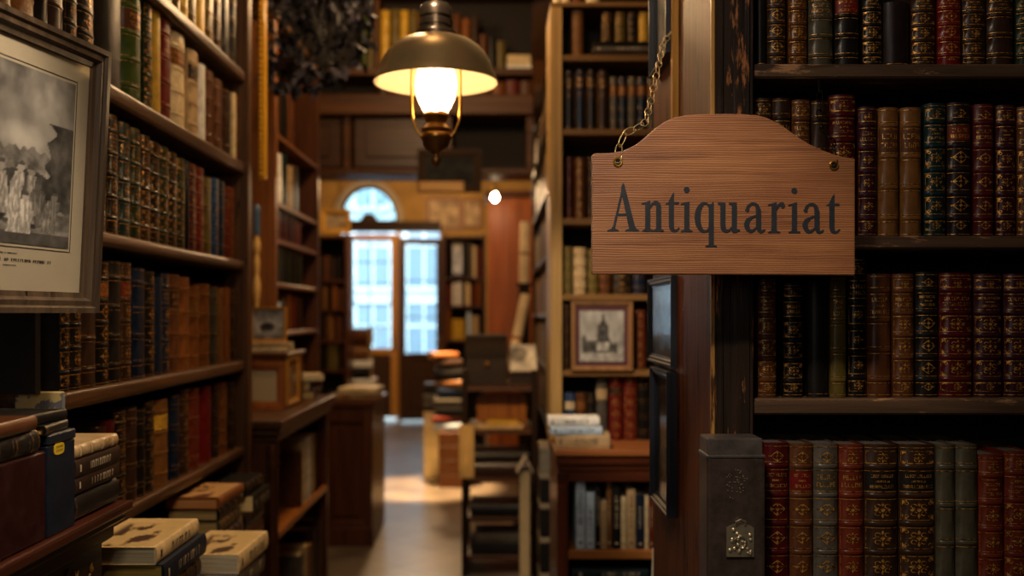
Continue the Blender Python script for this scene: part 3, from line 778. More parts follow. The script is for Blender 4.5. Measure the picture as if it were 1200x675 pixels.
def g_A():
    poly([(6.3, 1.5), (9.2, 1.5), (19.6, 48), (18.0, 52)]); poly([(16.8, 52), (18.8, 56), (20.3, 56), (34.2, 1.5), (26.4, 1.5), (16.9, 47)])
    rect(10.8, 27.5, 18, 20.6); foot(0.5, 14, 6.0, 9.8); foot(21.5, 38, 26.6, 34.0)
def g_n():
    rect(4.0, 10.0, 1, 33); flag(4.0, 10.0); foot(0.3, 13.6, 4.0, 10.0); rect(16.8, 22.8, 1, 26); foot(13.6, 26, 16.8, 22.8)
    stroke([(9.0, 27), (12, 31.8), (16, 33.6), (19.3, 31), (19.8, 25)], [1.6, 2.6, 4.2, 5.0, 5.2])
def g_t():
    poly([(4.2, 6), (10.2, 6), (10.2, 46.5), (7.6, 43), (4.2, 36)]); poly([(0, 32.4), (16, 32.4), (16, 35), (3.6, 35)])
    stroke([(7.2, 8), (7.9, 3.6), (10.6, 1.5), (13.6, 2.0), (16.5, 4.8)], [5.2, 4.8, 3.2, 2.2, 1.2])
def g_i():
    rect(3.8, 9.8, 1, 33); flag(3.8, 9.8); foot(0, 13.6, 3.8, 9.8)
    poly([(6.6 + 3.5 * math.cos(k * PI / 8), 49.5 + 3.5 * math.sin(k * PI / 8)) for k in range(16)])
def g_q():
    ring(11, 17.2, 11.2, 18, 12.4, 5.6, 15.2); rect(16.4, 22.4, -15, 33); poly([(16.8, 30), (22, 36), (22, 28)]); foot(12.6, 26, 16.8, 22, -17.5)
def g_u():
    rect(3.0, 9.0, 8, 34.6); poly([(0, 32.6), (3.4, 32), (8.6, 32), (8.6, 35), (0, 35)]); rect(16.4, 22.4, 1, 34.6); poly([(13, 32.6), (16.8, 32), (22, 32), (22, 35), (13, 35)])
    poly([(22, 0), (22, 4), (26, 3.4), (26, 1.6)]); poly([(16.8, 1), (22, 1), (22, -0.6), (18, -0.6)])
    stroke([(6, 9), (6.8, 4.2), (10, 1.6), (13.6, 2.6), (17.6, 7)], [5.2, 5.2, 3.6, 2.4, 1.4])
def g_a():
    rect(13.8, 19.8, 6, 25); stroke([(3.6, 26), (5.0, 31.0), (9.6, 33.8), (14.6, 31.8), (16.8, 25)], [3.2, 3.2, 2.6, 3.8, 5.2])
    poly([(3.6 + 2.5 * math.cos(k * PI / 6), 26.6 + 2.5 * math.sin(k * PI / 6)) for k in range(12)])
    stroke([(15.0, 20.2), (9.6, 18.0), (4.4, 14.2), (2.9, 8.6), (5.2, 3.2), (9.4, 2.0), (15.2, 6.4)], [1.8, 2.6, 4.6, 5.4, 4.4, 3.0, 1.6])
    stroke([(16.8, 8), (17.6, 3.2), (20.4, 1.2), (24.8, 3.6)], [5.2, 4.6, 3.0, 1.2])
def g_r():
    rect(4.0, 10.0, 1, 33); flag(4.0, 10.0); foot(0, 14.2, 4.0, 10.0); stroke([(9.0, 26), (11.6, 31.0), (15.0, 33.6), (18.2, 33.0)], [1.6, 2.6, 3.8, 4.0])
    poly([(17.2 + 2.7 * math.cos(k * PI / 6), 31.6 + 2.7 * math.sin(k * PI / 6)) for k in range(12)])
for ch, x, yb in (('A', 711, 271), ('n', 752, 271.3), ('t', 779.5, 271.6), ('i', 798, 271.9), ('q', 814, 272), ('u', 841, 272.3), ('a', 872, 272.6), ('r', 900, 272.9), ('i', 924, 273.1), ('a', 940.5, 273.3), ('t', 967.5, 273.5)):
    gx, gy = x, yb; globals()['g_' + ch]()
lo = obj('lettering', LT, plain('171d26', 0.5, 0, 0.25, 60), sg); lo['label'] = 'dark slate letters reading Antiquariat'
for (hx, hy) in ((724, 190), (977, 194)):
    m = MB(); x, z = S2(hx, hy)
    Mx = Matrix.Translation((x, SY - 0.0005, z)) @ Matrix.Rotation(PI / 2, 4, 'X')
    m.lathe([(0.0050, -0.001), (0.0088, -0.001), (0.0092, 0.0010), (0.0078, 0.0022), (0.0058, 0.0020), (0.0050, 0.0006), (0.0050, -0.001)], (0, 0, 0), 20, False, Mx)
    g = obj('grommet', m, BRASS, sg, smooth=40)
    obj('hole', MB().lathe([(0.0052, -0.0004), (0.0052, 0.0003)], (0, 0, 0), 16, True, Mx), plain('060504', 0.9), g)

def chain(label, pts, link_len, r, mat, w=0.42):
    c = thing('chain', label, 'chain', pts[0], 0, 'chains of the hanging sign')
    P = [Vector(p) for p in pts]; ds = [0]
    for a, b in zip(P, P[1:]): ds.append(ds[-1] + (b - a).length)
    def at(d):
        d = max(0, min(ds[-1], d))
        for i in range(len(P) - 1):
            if d <= ds[i + 1] + 1e-9: return P[i].lerp(P[i + 1], (d - ds[i]) / (ds[i + 1] - ds[i]))
        return P[-1]
    d = 0; k = 0
    while d < ds[-1] - link_len * 0.3:
        e = min(d + link_len, ds[-1]); a, b = at(d), at(e); mid = (a + b) / 2; t = (b - a).normalized()
        s = t.cross(Vector((0, 1, 0))).normalized(); f = s.cross(t)
        q = (s * 0.96 + f * 0.25).normalized() if k % 2 == 0 else (s * 0.72 - f * 0.68).normalized()
        hl = (b - a).length / 2 + r * 1.4; hw = link_len * w / 2
        m = MB(); m.tube([mid + t * (max(-1, min(1, 1.35 * math.cos(x))) * hl) + q * (hw * math.sin(x)) for x in [2 * PI * i / 18 for i in range(18)]], r, 6, True)
        obj('link', m, mat, c, smooth=60)
        d = e; k += 1
    return c
CH = plain('d0bb88', 0.35, 0.7, 0.2, 60)
def W(px, py, Y): return (PX(px, Y), Y, PZ(py, Y))
c1 = chain('pale metal chain holding the left corner of the sign', [W(724, 190, SY - 0.003), W(726, 166, 1.865), W(734, 155, 1.88), W(756, 146, 1.93), W(763, 118, 2.05), W(772, 76, 2.2), W(777, 52, 2.33), W(783, 42, 2.385)], 0.033, 0.00105, CH, 0.40)
m = MB(); x, y, z = W(783, 42, 2.385); m.tube([(x, y, z), (x + 0.004, y, z + 0.006), (x + 0.006, y, z + 0.006), (0.4172, y, z + 0.006)], 0.0022); m.lathe([(0.0001, 0), (0.006, 0), (0.006, 0.003), (0.0001, 0.003)], (0, 0, 0), 10, False, Matrix.Translation((0.4172, y, z + 0.006)) @ Matrix.Rotation(-PI / 2, 4, 'Y'))
obj('hook', m, CH, c1, smooth=40)
c2 = chain('dark iron chain holding the right corner of the sign', [W(977, 194, SY - 0.003), W(979, 176, 1.87), W(972, 160, 1.90), W(962, 148, 1.94), W(960, 122, 1.97), W(961, 103, 1.993)], 0.024, 0.0013, IRON, 0.46)
m = MB(); x, y, z = W(961, 103, 1.993); m.tube([(x, y, z), (x, y + 0.004, z + 0.006), (x, 2.004, ZA - 0.0315)], 0.002); obj('hook', m, IRON, c2, smooth=40)

# ================================================================== LEFT BOOKCASE (runs away from the camera, faces +X)
LX = -0.95
OLDW_Y = wood('25170d', '5f3f24', 'y', 0.36, 1, '120b06', 0.60, 0.5)
OLDW_Z = wood('2a1a0f', '664527', 'z', 0.42, 1, '150d07', 0.60, 0.4)
DARK_Z = wood('17100b', '2a1c12', 'z', 0.5)
DARK_X = wood('17100b', '2c1d12', 'x', 0.45)
DARK_Y = wood('1c110b', '331f13', 'y', 0.4)
LZ = [2.416, 2.07, 1.70, 1.325, 1.0, 0.62]
LY1 = 3.77
lb = thing('bookcase', 'long worn brown bookcase filling the left side of the passage', 'bookcase', (-1.1, 2.8, 0))
for k, z in enumerate(LZ):
    y0 = [1.3, 1.3, 1.3, 2.21, 2.16, 2.16][k]
    th = [0.045, 0.045, 0.035, 0.04, 0.035, 0.03][k]
    obj('shelf', MB().box(-1.27, LX, y0, LY1, z - th, z), OLDW_Y, lb, 0.012, seg=3, smooth=50)
obj('end_upright', MB().box(-1.28, LX + 0.012, LY1, LY1 + 0.06, 0, 3.2), OLDW_Z, lb, 0.004)
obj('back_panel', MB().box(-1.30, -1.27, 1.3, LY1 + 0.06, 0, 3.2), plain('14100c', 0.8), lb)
obj('divider_panel', MB().box(-1.27, -1.005, 2.175, 2.2, 1.325, 1.665), plain('1a1612', 0.7, 0, 0.3, 4), lb)
m, nt, b_ = _new('chipped_paint'); n_ = _N(nt, 'ShaderNodeTexNoise'); n_.inputs['Scale'].default_value = 34; n_.inputs['Detail'].default_value = 4
nt.links.new(_coords(nt, (1, 1, 1)), n_.inputs['Vector'])
nt.links.new(_ramp(nt, n_.outputs['Fac'], [(0.50, lin('c9b678')), (0.53, lin('6a6c72'))]), b_.inputs['Base Color']); b_.inputs['Roughness'].default_value = 0.6
o = obj('shelf_end', MB().box(-1.063, LX - 0.004, 2.200, 2.2105, 1.279, 1.329), m, lb, 0.003); o['label'] = 'cream and grey chipped paint on shelf end'
G2 = 'old books in the left bookcase'
row_left([(96, 114, 0.36, 'bk', 'gilt'), (118, 152, 0.37, 'bk', 'plain'), (154, 171, 0.33, 'gn', 'label', 'br'), (172, 181, 0.33, 'dg', 'gilt'), (182, 191, 0.32, 'yl', 'plain'), (192, 203, 0.31, 'red', 'label'), (204, 223, 0.29, 'cr', 'label', 'or'), (224, 235, 0.275, 'bg', 'label', 'bk'),
          (236, 243, 0.255, 'wh', 'plain'), (244, 253, 0.255, 'br', 'bands'), (254, 263, 0.25, 'br', 'bands'), (264, 274, 0.24, 'db', 'bands'), (275, 278, 0.25, 'cr', 'plain'), (279, 284, 0.25, 'br', 'bands')],
         LX - 0.02, LZ[1], 0.2, 'on the upper left shelf', G2, 2)
row_left([(0, 18, 0.33, 'br', 'gilt'), (20, 45, 0.33, 'or', 'rich'), (46, 60, 0.32, 'bk', 'bands'), (61, 78, 0.32, 'db', 'bands'), (80, 94, 0.33, 'bk', 'gilt')],
         LX - 0.02, LZ[1], 0.2, 'on the shelf over the left engraving', G2, 1)
row_left([(196, 204, 0.28, 'db', 'label'), (206, 214, 0.28, 'ol', 'bands'), (215, 223, 0.28, 'yl', 'bands'), (224, 233, 0.27, 'ol', 'bands'), (234, 243, 0.27, 'yl', 'plain'), (244, 253, 0.28, 'ol', 'bands'), (254, 262, 0.27, 'db', 'bands'), (263, 271, 0.27, 'bk', 'plain'), (272, 281, 0.28, 'bk', 'bands')],
         LX - 0.02, LZ[0], 0.2, 'on the highest left shelf', G2, 2)
row_left([(108, 113, 0.30, 'yl', 'plain'), (114, 128, 0.305, 'tl', 'gilt'), (129, 142, 0.305, 'bk', 'gilt'), (143, 156, 0.30, 'tl', 'gilt'), (157, 168, 0.30, 'dg', 'gilt'), (169, 179, 0.295, 'db', 'gilt'), (180, 190, 0.29, 'bk', 'rich'), (191, 200, 0.29, 'dg', 'rich'), (201, 210, 0.285, 'bk', 'rich'), (211, 219, 0.28, 'dg', 'gilt'),
          (220, 223, 0.28, 'bk', 'plain'), (224, 232, 0.28, 'mar', 'gilt'), (233, 241, 0.28, 'red', 'gilt'), (242, 250, 0.26, 'ol', 'bands'), (252, 258, 0.27, 'bl', 'gilt'), (259, 265, 0.27, 'nv', 'bands'), (267, 279, 0.265, 'rb', 'gilt')],
         LX - 0.02, LZ[2], 0.2, 'on the left shelf beside the engraving', G2, 2)
row_left([(74, 84, 0.30, 'bk', 'gilt'), (85, 99, 0.30, 'bk', 'gilt'), (100, 116, 0.305, 'db', 'bands'), (117, 131, 0.305, 'bk', 'gilt', 'or'), (132, 145, 0.31, 'bk', 'bands'), (146, 157, 0.31, 'db', 'gilt', 'rb'), (160, 173, 0.30, 'nv', 'bands'), (174, 184, 0.295, 'bk', 'gilt'), (185, 192, 0.28, 'nv', 'plain'), (193, 201, 0.295, 'nv', 'gilt'),
          (202, 213, 0.295, 'br', 'bands', 'db'), (214, 225, 0.29, 'or', 'bands'), (226, 238, 0.265, 'or', 'label', 'tan'), (239, 250, 0.275, 'or', 'bands'), (251, 256, 0.27, 'gg', 'bands'), (257, 263, 0.265, 'tan', 'plain'), (265, 272, 0.27, 'or', 'plain'), (273, 280, 0.265, 'db', 'bands')],
         LX - 0.02, LZ[3], 0.2, 'on the left shelf below the engraving', G2, 2)
row_left([(119, 127, 0.22, 'db', 'plain'), (128, 137, 0.23, 'mar', 'plain'), (138, 151, 0.25, 'bk', 'gilt'), (152, 164, 0.25, 'db', 'bands'), (165, 172, 0.24, 'bk', 'bands'), (173, 184, 0.255, 'bk', 'gilt'), (185, 203, 0.25, 'tan', 'label', 'yl'), (204, 213, 0.255, 'nv', 'bands'), (214, 224, 0.265, 'db', 'gilt'), (225, 238, 0.26, 'rb', 'bands'), (240, 252, 0.255, 'red', 'plain'), (253, 259, 0.25, 'db', 'bands'), (260, 270, 0.255, 'or', 'gilt'), (271, 278, 0.25, 'db', 'bands')],
         LX - 0.02, LZ[4], 0.2, 'on the left shelf above the book stacks', G2, 2)

# the big framed engraving leaning forward in front of the shelves
yaw = math.atan2(0.98, 0.18); cxr = Vector((math.cos(yaw), math.sin(yaw), 0)); pw = 0.52
br_ = Vector((PX(101, 2.05), 2.05, PZ(366, 2.05))) - cxr * (pw / 2)
FRW = wood('2a2119', '5c4a38', 'z', 0.32, 1, '15100b', 0.62, 0.3)
framed('framed_picture', 'large framed engraving of a group of figures, hung before the left shelves', tuple(br_), (math.radians(3.0), 0, yaw), pw, 0.532, 0.040, 0.03, FRW, 'c4b597', (0.045, 0.045, 0.085, 0.045), art_group, None, (90, 120), line=True)

# ------------------------------------------------------------------ cabinet ledge low on the left with boxes and old books
MAH_Y = wood('2a120b', '4d2415', 'y', 0.28, 1, None, 0.6, 0.2)
lc = thing('side_cabinet', 'dark mahogany cabinet with moulded ledge at the lower left corner', 'cabinet', (-0.95, 1.7, 0))
lx = -0.785; lz = 1.099; ly = 2.16
obj('ledge_top', MB().box(-1.26, lx, 1.2, ly, lz - 0.022, lz), MAH_Y, lc, 0.006, seg=2)
m = MB(); m.box(-1.25, lx - 0.012, 1.2, ly - 0.012, lz - 0.040, lz - 0.0225); m.box(-1.25, lx - 0.03, 1.2, ly - 0.03, lz - 0.075, lz - 0.041)
obj('moulding', m, MAH_Y, lc, 0.005)
obj('body', MB().box(-1.24, lx - 0.05, 1.2, ly - 0.045, 0, lz - 0.0755), DARK_Y, lc, 0.004)
m = MB(); R = random.Random(4)
for k in range(26):
    y = R.uniform(1.75, 2.09); z = R.uniform(0.90, 1.00); a = R.uniform(0, PI)
    m.tube([(lx - 0.0485, y + 0.012 * math.cos(a + q), z + 0.012 * math.sin(a + q * 1.6)) for q in (0, 0.5, 1.0, 1.5, 2.0)], [0.001, 0.003, 0.0035, 0.003, 0.001], 5)
o = obj('carved_ornament', m, wood('4d3415', '7d5a28', 'y', 0.4), lc, smooth=50); o['label'] = 'carved scrolls with worn gilding'
m = MB(); m.box(-0.95, -0.80, 1.42, 1.774, lz + 0.0006, 1.258); obj('wooden_box', m, leather('301010', 0.35), None, 0.004)
bx = bpy.data.objects['wooden_box']; tag(bx, 'dark red brown box standing on the lower left ledge', 'box')
nb_ = thing('document_box', 'navy upright document box with yellow oval label on the left ledge', 'box', (-0.80, 1.835, lz))
YN0, YN1 = 1.778, 1.894
obj('body', MB().box(-0.95, -0.80, YN0, YN1, lz + 0.0006, PZ(512, 1.786) - 0.016), leather('16202e', 0.4), nb_, 0.002)
obj('lid', MB().box(-0.952, -0.798, YN0 - 0.001, YN1 + 0.001, PZ(512, 1.786) - 0.0155, PZ(512, 1.786) + 0.004), leather('1b2530', 0.4), nb_, 0.003)
m = MB(); yc = (YN0 + YN1) / 2 - 0.012; zc = PZ(526, 1.82)
m.prism([(yc + 0.021 * math.copysign(abs(math.cos(a)) ** 0.6, math.cos(a)), zc + 0.0105 * math.copysign(abs(math.sin(a)) ** 0.6, math.sin(a))) for a in [2 * PI * k / 24 for k in range(24)]], -0.7998, -0.7988, 'x')
lab_ = obj('label_plate', m, plain('c9a51c', 0.6), nb_); lab_['label'] = 'yellow oval label'
m = MB(); R = random.Random(2)
for r in (0.0035, -0.0035):
    y = yc - 0.012
    while y < yc + 0.013: m.box(-0.7987, -0.7983, y, y + 0.0016, zc + r - 0.002, zc + r + 0.002); m.box(-0.7987, -0.7983, y, y + 0.0036, zc + r + 0.001, zc + r + 0.002); y += 0.0058
obj('lettering', m, plain('2a2410', 0.7), lab_)
# four old volumes lying on the ledge, spines to the passage
names = ['black volume with frayed cream edge, lowest of the stack on the left ledge', 'black lettered volume, second lowest on the left ledge stack', 'dark brown lettered volume, third in the left ledge stack', 'cream and brown blotched volume topping the left ledge stack']
ys_ = (1.905 + 2.135) / 2
stack(names, -0.805, ys_, lz, [(0.054, 0.225, 0.15, 'bk', 'plain', 0, 0, 0, 'c9a050'), (0.032, 0.225, 0.15, 'db', 'modern', 0, 0, 0, 'b9a06c'), (0.034, 0.228, 0.15, 'db', 'modern', 0.002, 0, 0, 'd0a850'), (0.027, 0.222, 0.15, 'bg', 'label', -0.002, 0, 0, 'b9a06c')], PI / 2, 'old volumes stacked on the left ledge')
# things lying on top of the boxes
z0 = PZ(512, 1.786) + 0.004
stack(['thin black book with tan pages lying on the navy box', 'black worn book lying above the tan paged book'], -0.80, 1.80, z0 + 0.0004, [(0.018, 0.12, 0.13, 'bk', 'plain', 0, 0.02, 0.1, 'c9a050'), (0.020, 0.15, 0.13, 'bk', 'plain', -0.01, -0.0, -0.06, '6b5a3a')], PI / 2, 'loose books on the left boxes')
stack(['shabby black book lying on the dark red box', 'brown round-spined book lying at the left picture edge'], -0.795, 1.62, 1.2585, [(0.040, 0.24, 0.14, 'bk', 'bands', 0, 0, 0, '8a7440'), (0.026, 0.22, 0.14, 'br', 'plain', 0.004, 0.0, 0.04, '8a7440')], PI / 2, 'loose books on the left boxes')

# ------------------------------------------------------------------ bench with stacked books
be = thing('low_bench', 'low dark bench under the stacked books at the lower left', 'bench', (-0.8, 2.6, 0))
obj('bench_top', MB().box(-0.945, -0.63, 2.175, 3.0, 0.56, 0.60), DARK_Y, be, 0.004)
m = MB(); m.box(-0.94, -0.65, 2.18, 2.22, 0, 0.56); m.box(-0.94, -0.65, 2.95, 2.99, 0, 0.56); m.box(-0.94, -0.90, 2.22, 2.95, 0.3, 0.56); obj('support', m, DARK_Y, be)
NBK = 'books stacked flat at the lower left'
stack(['grey book, lowest of the near left stack', 'red book with worn spine low in the near left stack', 'navy book with red lettering in the near left stack', 'large plain navy book in the near left stack', 'brown leather volume under the yellow edged navy book', 'navy book with yellow page edges in the near left stack', 'cream art book on top of the near left stack'],
      -0.70, 2.36, 0.60, [(0.055, 0.32, 0.20, 'gr', 'plain', -0.02, 0, 0, 'b9a06c'), (0.060, 0.30, 0.19, 'red', 'modern', 0.005, -0.01, 0.03, 'b9a06c'), (0.060, 0.31, 0.19, 'nv', 'modern', -0.01, 0.0, 0, 'b9a06c'), (0.065, 0.32, 0.19, 'nv', 'plain', -0.025, 0, 0, 'b9a06c'), (0.055, 0.31, 0.18, 'db', 'bands', -0.04, -0.01, 0.0, 'a08a58'), (0.050, 0.32, 0.18, 'nv', 'modern', -0.035, 0.01, 0, 'b0923c'), (0.040, 0.31, 0.175, 'cr', 'modern', -0.05, 0.0, 0, 'c9bb96')],
      PI / 2, NBK)
stack(['thick dark book lowest of the white edged stack', 'grey book with white pages under the illustrated cream book', 'cream illustrated paperback on top of the white edged stack'],
      -0.675, 2.77, 0.60, [(0.155, 0.28, 0.16, 'db', 'plain', 0, 0, 0, 'b9a06c'), (0.060, 0.28, 0.165, 'gr', 'paper', 0, 0, 0, 'd6d6d2'), (0.052, 0.29, 0.17, 'cr', 'paper', 0.004, 0.0, -0.03, 'd0c8b0')], PI / 2, NBK)
# third stack stands on the low shelf of the bookcase
stack(['brown thick volume at the bottom of the far left stack', 'navy floral patterned book in the far left stack', 'dark grey floral patterned book in the far left stack', 'black gilt lettered book under the brown illustrated book', 'brown book with pale illustrated cover topping the far left stack'],
      -0.835, 3.16, 0.6205, [(0.155, 0.27, 0.17, 'br', 'plain', -0.02, 0, 0, 'b9a06c'), (0.050, 0.27, 0.17, 'nv', 'rich', 0.0, 0, 0, 'a08a58'), (0.046, 0.26, 0.165, 'gg', 'rich', -0.004, 0, 0.02, 'a08a58'), (0.036, 0.26, 0.16, 'bk', 'label', -0.004, 0, 0, 'a08a58'), (0.036, 0.27, 0.17, 'or', 'plain', 0.0, 0, -0.02, 'b9824c')], PI / 2, NBK)
stack(['dark brown volume lowest of the stack beside the upright', 'brown volume in the stack beside the upright', 'black volume in the stack beside the upright', 'black volume with cream pages beside the left bookcase end', 'black glossy book with white emblem topping the far stack'],
      -0.85, 3.52, 0.6205, [(0.07, 0.26, 0.17, 'db', 'plain', 0, 0, 0, 'b9a06c'), (0.07, 0.26, 0.17, 'br', 'plain', 0, 0, 0, 'b9a06c'), (0.06, 0.25, 0.17, 'bk', 'bands', 0, 0, 0, 'b9a06c'), (0.055, 0.25, 0.17, 'bk', 'paper', 0.02, 0.03, 0, 'd8c48c'), (0.045, 0.25, 0.16, 'bk', 'label', -0.0, 0, 0, 'a08a58')], PI / 2, NBK)

def cover_picture(label_part, hexes):
    for r in ROOTS:
        if label_part in r['label']:
            pgs = [c for c in r.children if c.name.startswith('cover')][0]; xs = [v.co.x for v in pgs.data.vertices]; ys = [v.co.y for v in pgs.data.vertices]; zs = max(v.co.z for v in pgs.data.vertices)
            x0, x1, y0, y1 = min(xs), max(xs), min(ys), max(ys); g = MB(); n = 26
            g.add([(x0 + 0.01 + (x1 - x0 - 0.02) * i / n, y0 + 0.012 + (y1 - y0 - 0.02) * j / n, zs + 0.0003) for j in range(n + 1) for i in range(n + 1)], [(j * (n + 1) + i, j * (n + 1) + i + 1, (j + 1) * (n + 1) + i + 1, (j + 1) * (n + 1) + i) for j in range(n) for i in range(n)])
            o = obj('cover_picture', g, art_mat(0.4), r, world=False); A, B = [lin(h) for h in hexes]
            def ink(c):
                u = (c.x - x0) / (x1 - x0); v = (c.y - y0) / (y1 - y0)
                k = fb(u + x0 * 9, v, 3.2, 5); w = max(0, min(1, (k - 0.02) * 4)) * max(0, min(1, min(v - 0.08, 0.92 - v) * 9, (0.85 - u) * 9)); return tuple(q * (1 + 0.25 * k) * (1 - w) + z * w for q, z in zip(A[:3], B[:3])) + (1,)
            vcol(o.data, ink); o['label'] = 'pale illustrated cover'
for lp in ('cream art book on top', 'cream illustrated paperback'): cover_picture(lp, ('bfa878', '43302a'))
cover_picture('brown book with pale illustrated cover', ('b08a5a', '4a2a1c'))

# ================================================================== THE LAMP
LY = 2.87; q = LY / F; lxc = PX(511, LY)
def LZp(py): return PZ(py, LY)
la = thing('pendant_lamp', 'lit brass and dark metal pendant lamp with glass chimney', 'lamp', (lxc, LY, LZp(97)))
SHD = plain('a08a62', 0.36, 0.6, 0.12, 8)
prof = [(21, 43), (30, 45), (41, 49), (50, 55), (57, 62), (62.5, 71), (66, 80), (69, 88), (73.5, 96)]
outer = [(r * q, LZp(y)) for r, y in prof]
inner_ = [((r - 1.2) * q, LZp(y + 1.4)) for r, y in prof]
obj('shade', MB().lathe(outer + [(74.3 * q, LZp(97.2)), (73.3 * q, LZp(98))], (lxc, LY, 0), 48, False), SHD, la, smooth=60)
o = obj('shade_lining', MB().lathe(inner_ , (lxc, LY, 0), 48, False), plain('cfc2a4', 0.6, 0, 0.05), la, smooth=60); o['label'] = 'white enamel lining'
neck = [(6, -10), (6, 4), (15, 5), (18, 9), (19, 13), (19.5, 20), (18, 21), (18, 24), (20, 25), (20, 31), (19, 32), (19, 36), (23, 37), (24.5, 40), (24, 43), (20, 44.5)]
obj('neck', MB().lathe([(r * q, LZp(y)) for r, y in neck], (lxc, LY, 0), 28, False), plain('4a3e30', 0.3, 0.85, 0.15), la, smooth=40)
obj('suspension_rod', MB().tube([(lxc, LY, LZp(0)), (lxc, LY, RZ)], 0.010, 10), BRASS, la, smooth=60)
obj('ceiling_rose', MB().lathe([(0.012, RZ - 0.06), (0.06, RZ - 0.012), (0.06, RZ - 0.0005)], (lxc, LY, 0), 20), BRASS, la, smooth=40)
for s in (-1, 1):
    pts = [(s * 20, 52), (s * 28, 62), (s * 28.5, 90), (s * 28.5, 125), (s * 27, 142), (s * 22, 154), (s * 15.5, 162)]
    obj('arm', MB().tube([(lxc + a * q, LY, LZp(y)) for a, y in pts], 0.0042, 10), BRASS, la, smooth=60)
base = [(11, 131), (15, 133), (16, 136), (14, 138), (12.5, 142), (11.5, 145), (15, 149), (18, 151.5), (17, 155), (16, 156), (17.5, 158), (17.5, 163), (16, 165), (15.5, 170), (12, 175), (6, 179), (3, 181), (3, 184), (5.5, 186), (6, 189), (4.5, 192.5), (1.5, 195), (0.5, 197)]
obj('burner', MB().lathe([(r * q, LZp(y)) for r, y in base], (lxc, LY, 0), 28), plain('8a6430', 0.3, 0.9, 0.15), la, smooth=40)
chim = [(17, 60), (20, 75), (23, 88), (24.5, 98), (24, 107), (21.5, 117), (17, 126), (13.5, 132)]
o = obj('glass_chimney', MB().lathe([(r * q, LZp(y)) for r, y in chim], (lxc, LY, 0), 32, False), glass('fff6e4', 0.10, 0.15, 0.45), la, smooth=60)
bulb = [(0.5, 76), (6, 78), (11, 84), (13, 92), (12, 100), (8, 108), (4, 114), (3.5, 120), (0.5, 121)]
obj('bulb', MB().lathe([(r * q, LZp(y)) for r, y in bulb], (lxc, LY, 0), 24), emit('ffdcb0', 24.0), la, smooth=60)

# ================================================================== MIDDLE BOOKCASE (faces the camera)
MY = 4.2
PINE_Z = wood('755a30', 'b8945a', 'z', 0.45); PINE_X = wood('4d3518', '866236', 'x', 0.45)
mx0, mx1 = PX(645, MY), 0.80
zt = PZ(8, MY)
mbk = thing('bookcase', 'pale wood edged bookcase in the middle behind the sign', 'bookcase', (0.5, MY, 0.96))
obj('upright', MB().box(mx0, PX(659, MY), MY, MY + 0.33, 0.964, zt), PINE_Z, mbk, 0.003)
obj('upright', MB().box(mx1 - 0.04, mx1, MY, MY + 0.33, 0.964, zt), PINE_Z, mbk, 0.003)
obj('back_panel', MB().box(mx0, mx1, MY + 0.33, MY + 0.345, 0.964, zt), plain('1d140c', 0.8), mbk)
MZ = {'t': PZ(64, MY), 'b': PZ(151, MY), 'c': PZ(256, MY), 'd': PZ(345, MY), 'e': PZ(434, MY)}
for k, z in MZ.items(): obj('shelf', MB().box(PX(659, MY), mx1 - 0.04, MY + 0.004, MY + 0.33, z - 0.026, z), PINE_X, mbk, 0.003)
obj('top_board', MB().box(mx0, mx1, MY, MY + 0.345, zt, zt + 0.02), PINE_X, mbk, 0.003)
YM = MY + 0.025; GM = 'books in the middle bookcase'
row_front([(661, 673, 82, 'bk', 'panel'), (674, 686, 81, 'nv', 'panel'), (687, 699, 81, 'bk', 'panel'), (700, 713, 82, 'db', 'panel'), (715, 724, 90, 'gr', 'bands', 'or'), (725, 735, 90, 'nv', 'bands', 'or'), (736, 746, 90, 'gr', 'bands', 'or'), (747, 758, 90, 'nv', 'bands', 'or'), (759, 768, 90, 'gr', 'bands', 'or')], YM, MZ['b'], 0.2, 'on the middle bookcase above the chained corner', GM, 2)
row_front([(663, 672, 184, 'mar', 'bands'), (673, 687, 185, 'br', 'gilt'), (688, 698, 184, 'db', 'bands')], YM, MZ['c'], 0.2, 'beside the left edge of the sign', GM, 2)
row_front([(661, 671, 289, 'ol', 'bands'), (672, 687, 290, 'bg', 'bands'), (689, 701, 292, 'ol', 'bands'), (702, 716, 291, 'br', 'bands'), (718, 740, 290, 'bk', 'gilt'), (742, 756, 291, 'nv', 'bands')], YM, MZ['d'], 0.2, 'on the shelf above the church picture', GM, 2)
row_front([(661, 668, 357, 'db', 'bands')], YM, MZ['e'], 0.2, 'left of the church picture', GM, 2)
row_front([(744, 757, 363, 'rb', 'gilt')], YM + 0.03, MZ['e'], 0.2, 'right of the church picture', GM, 2)
# books lying under and standing over, top compartment
z = stack(['dark book at the bottom of the flat pile high in the middle bookcase', 'grey book with pale edge in the flat pile high in the middle', 'dark folio topping the flat pile high in the middle bookcase'], PX(730, YM), YM, MZ['t'], [(0.022, 0.24, 0.17, 'db', 'plain', 0, 0, 0, 'b9a06c'), (0.020, 0.25, 0.17, 'gr', 'paper', 0.0, 0, 0, 'c9b890'), (0.020, 0.26, 0.18, 'bk', 'plain', 0.0, 0, 0, 'b9a06c')], 0, GM, 1)
row_front([(670, 684, 12, 'tan', 'plain')], YM, MZ['t'], 0.2, 'of the uppermost middle compartment', GM, 2)
row_front([(705, 719, 14, 'bk', 'gilt'), (721, 734, 14, 'ol', 'label'), (736, 747, 14, 'bk', 'bands'), (749, 761, 14, 'yl', 'label')], YM, z + 0.001, 0.17, 'standing on the flat pile in the middle bookcase', GM, 2)
row_front([(650, 657, -40, 'cr', 'plain'), (658, 668, -46, 'cr', 'plain'), (670, 685, -44, 'rb', 'bands'), (687, 703, -40, 'cr', 'plain')], YM, zt + 0.0205, 0.2, 'on top of the middle bookcase', GM, 2)
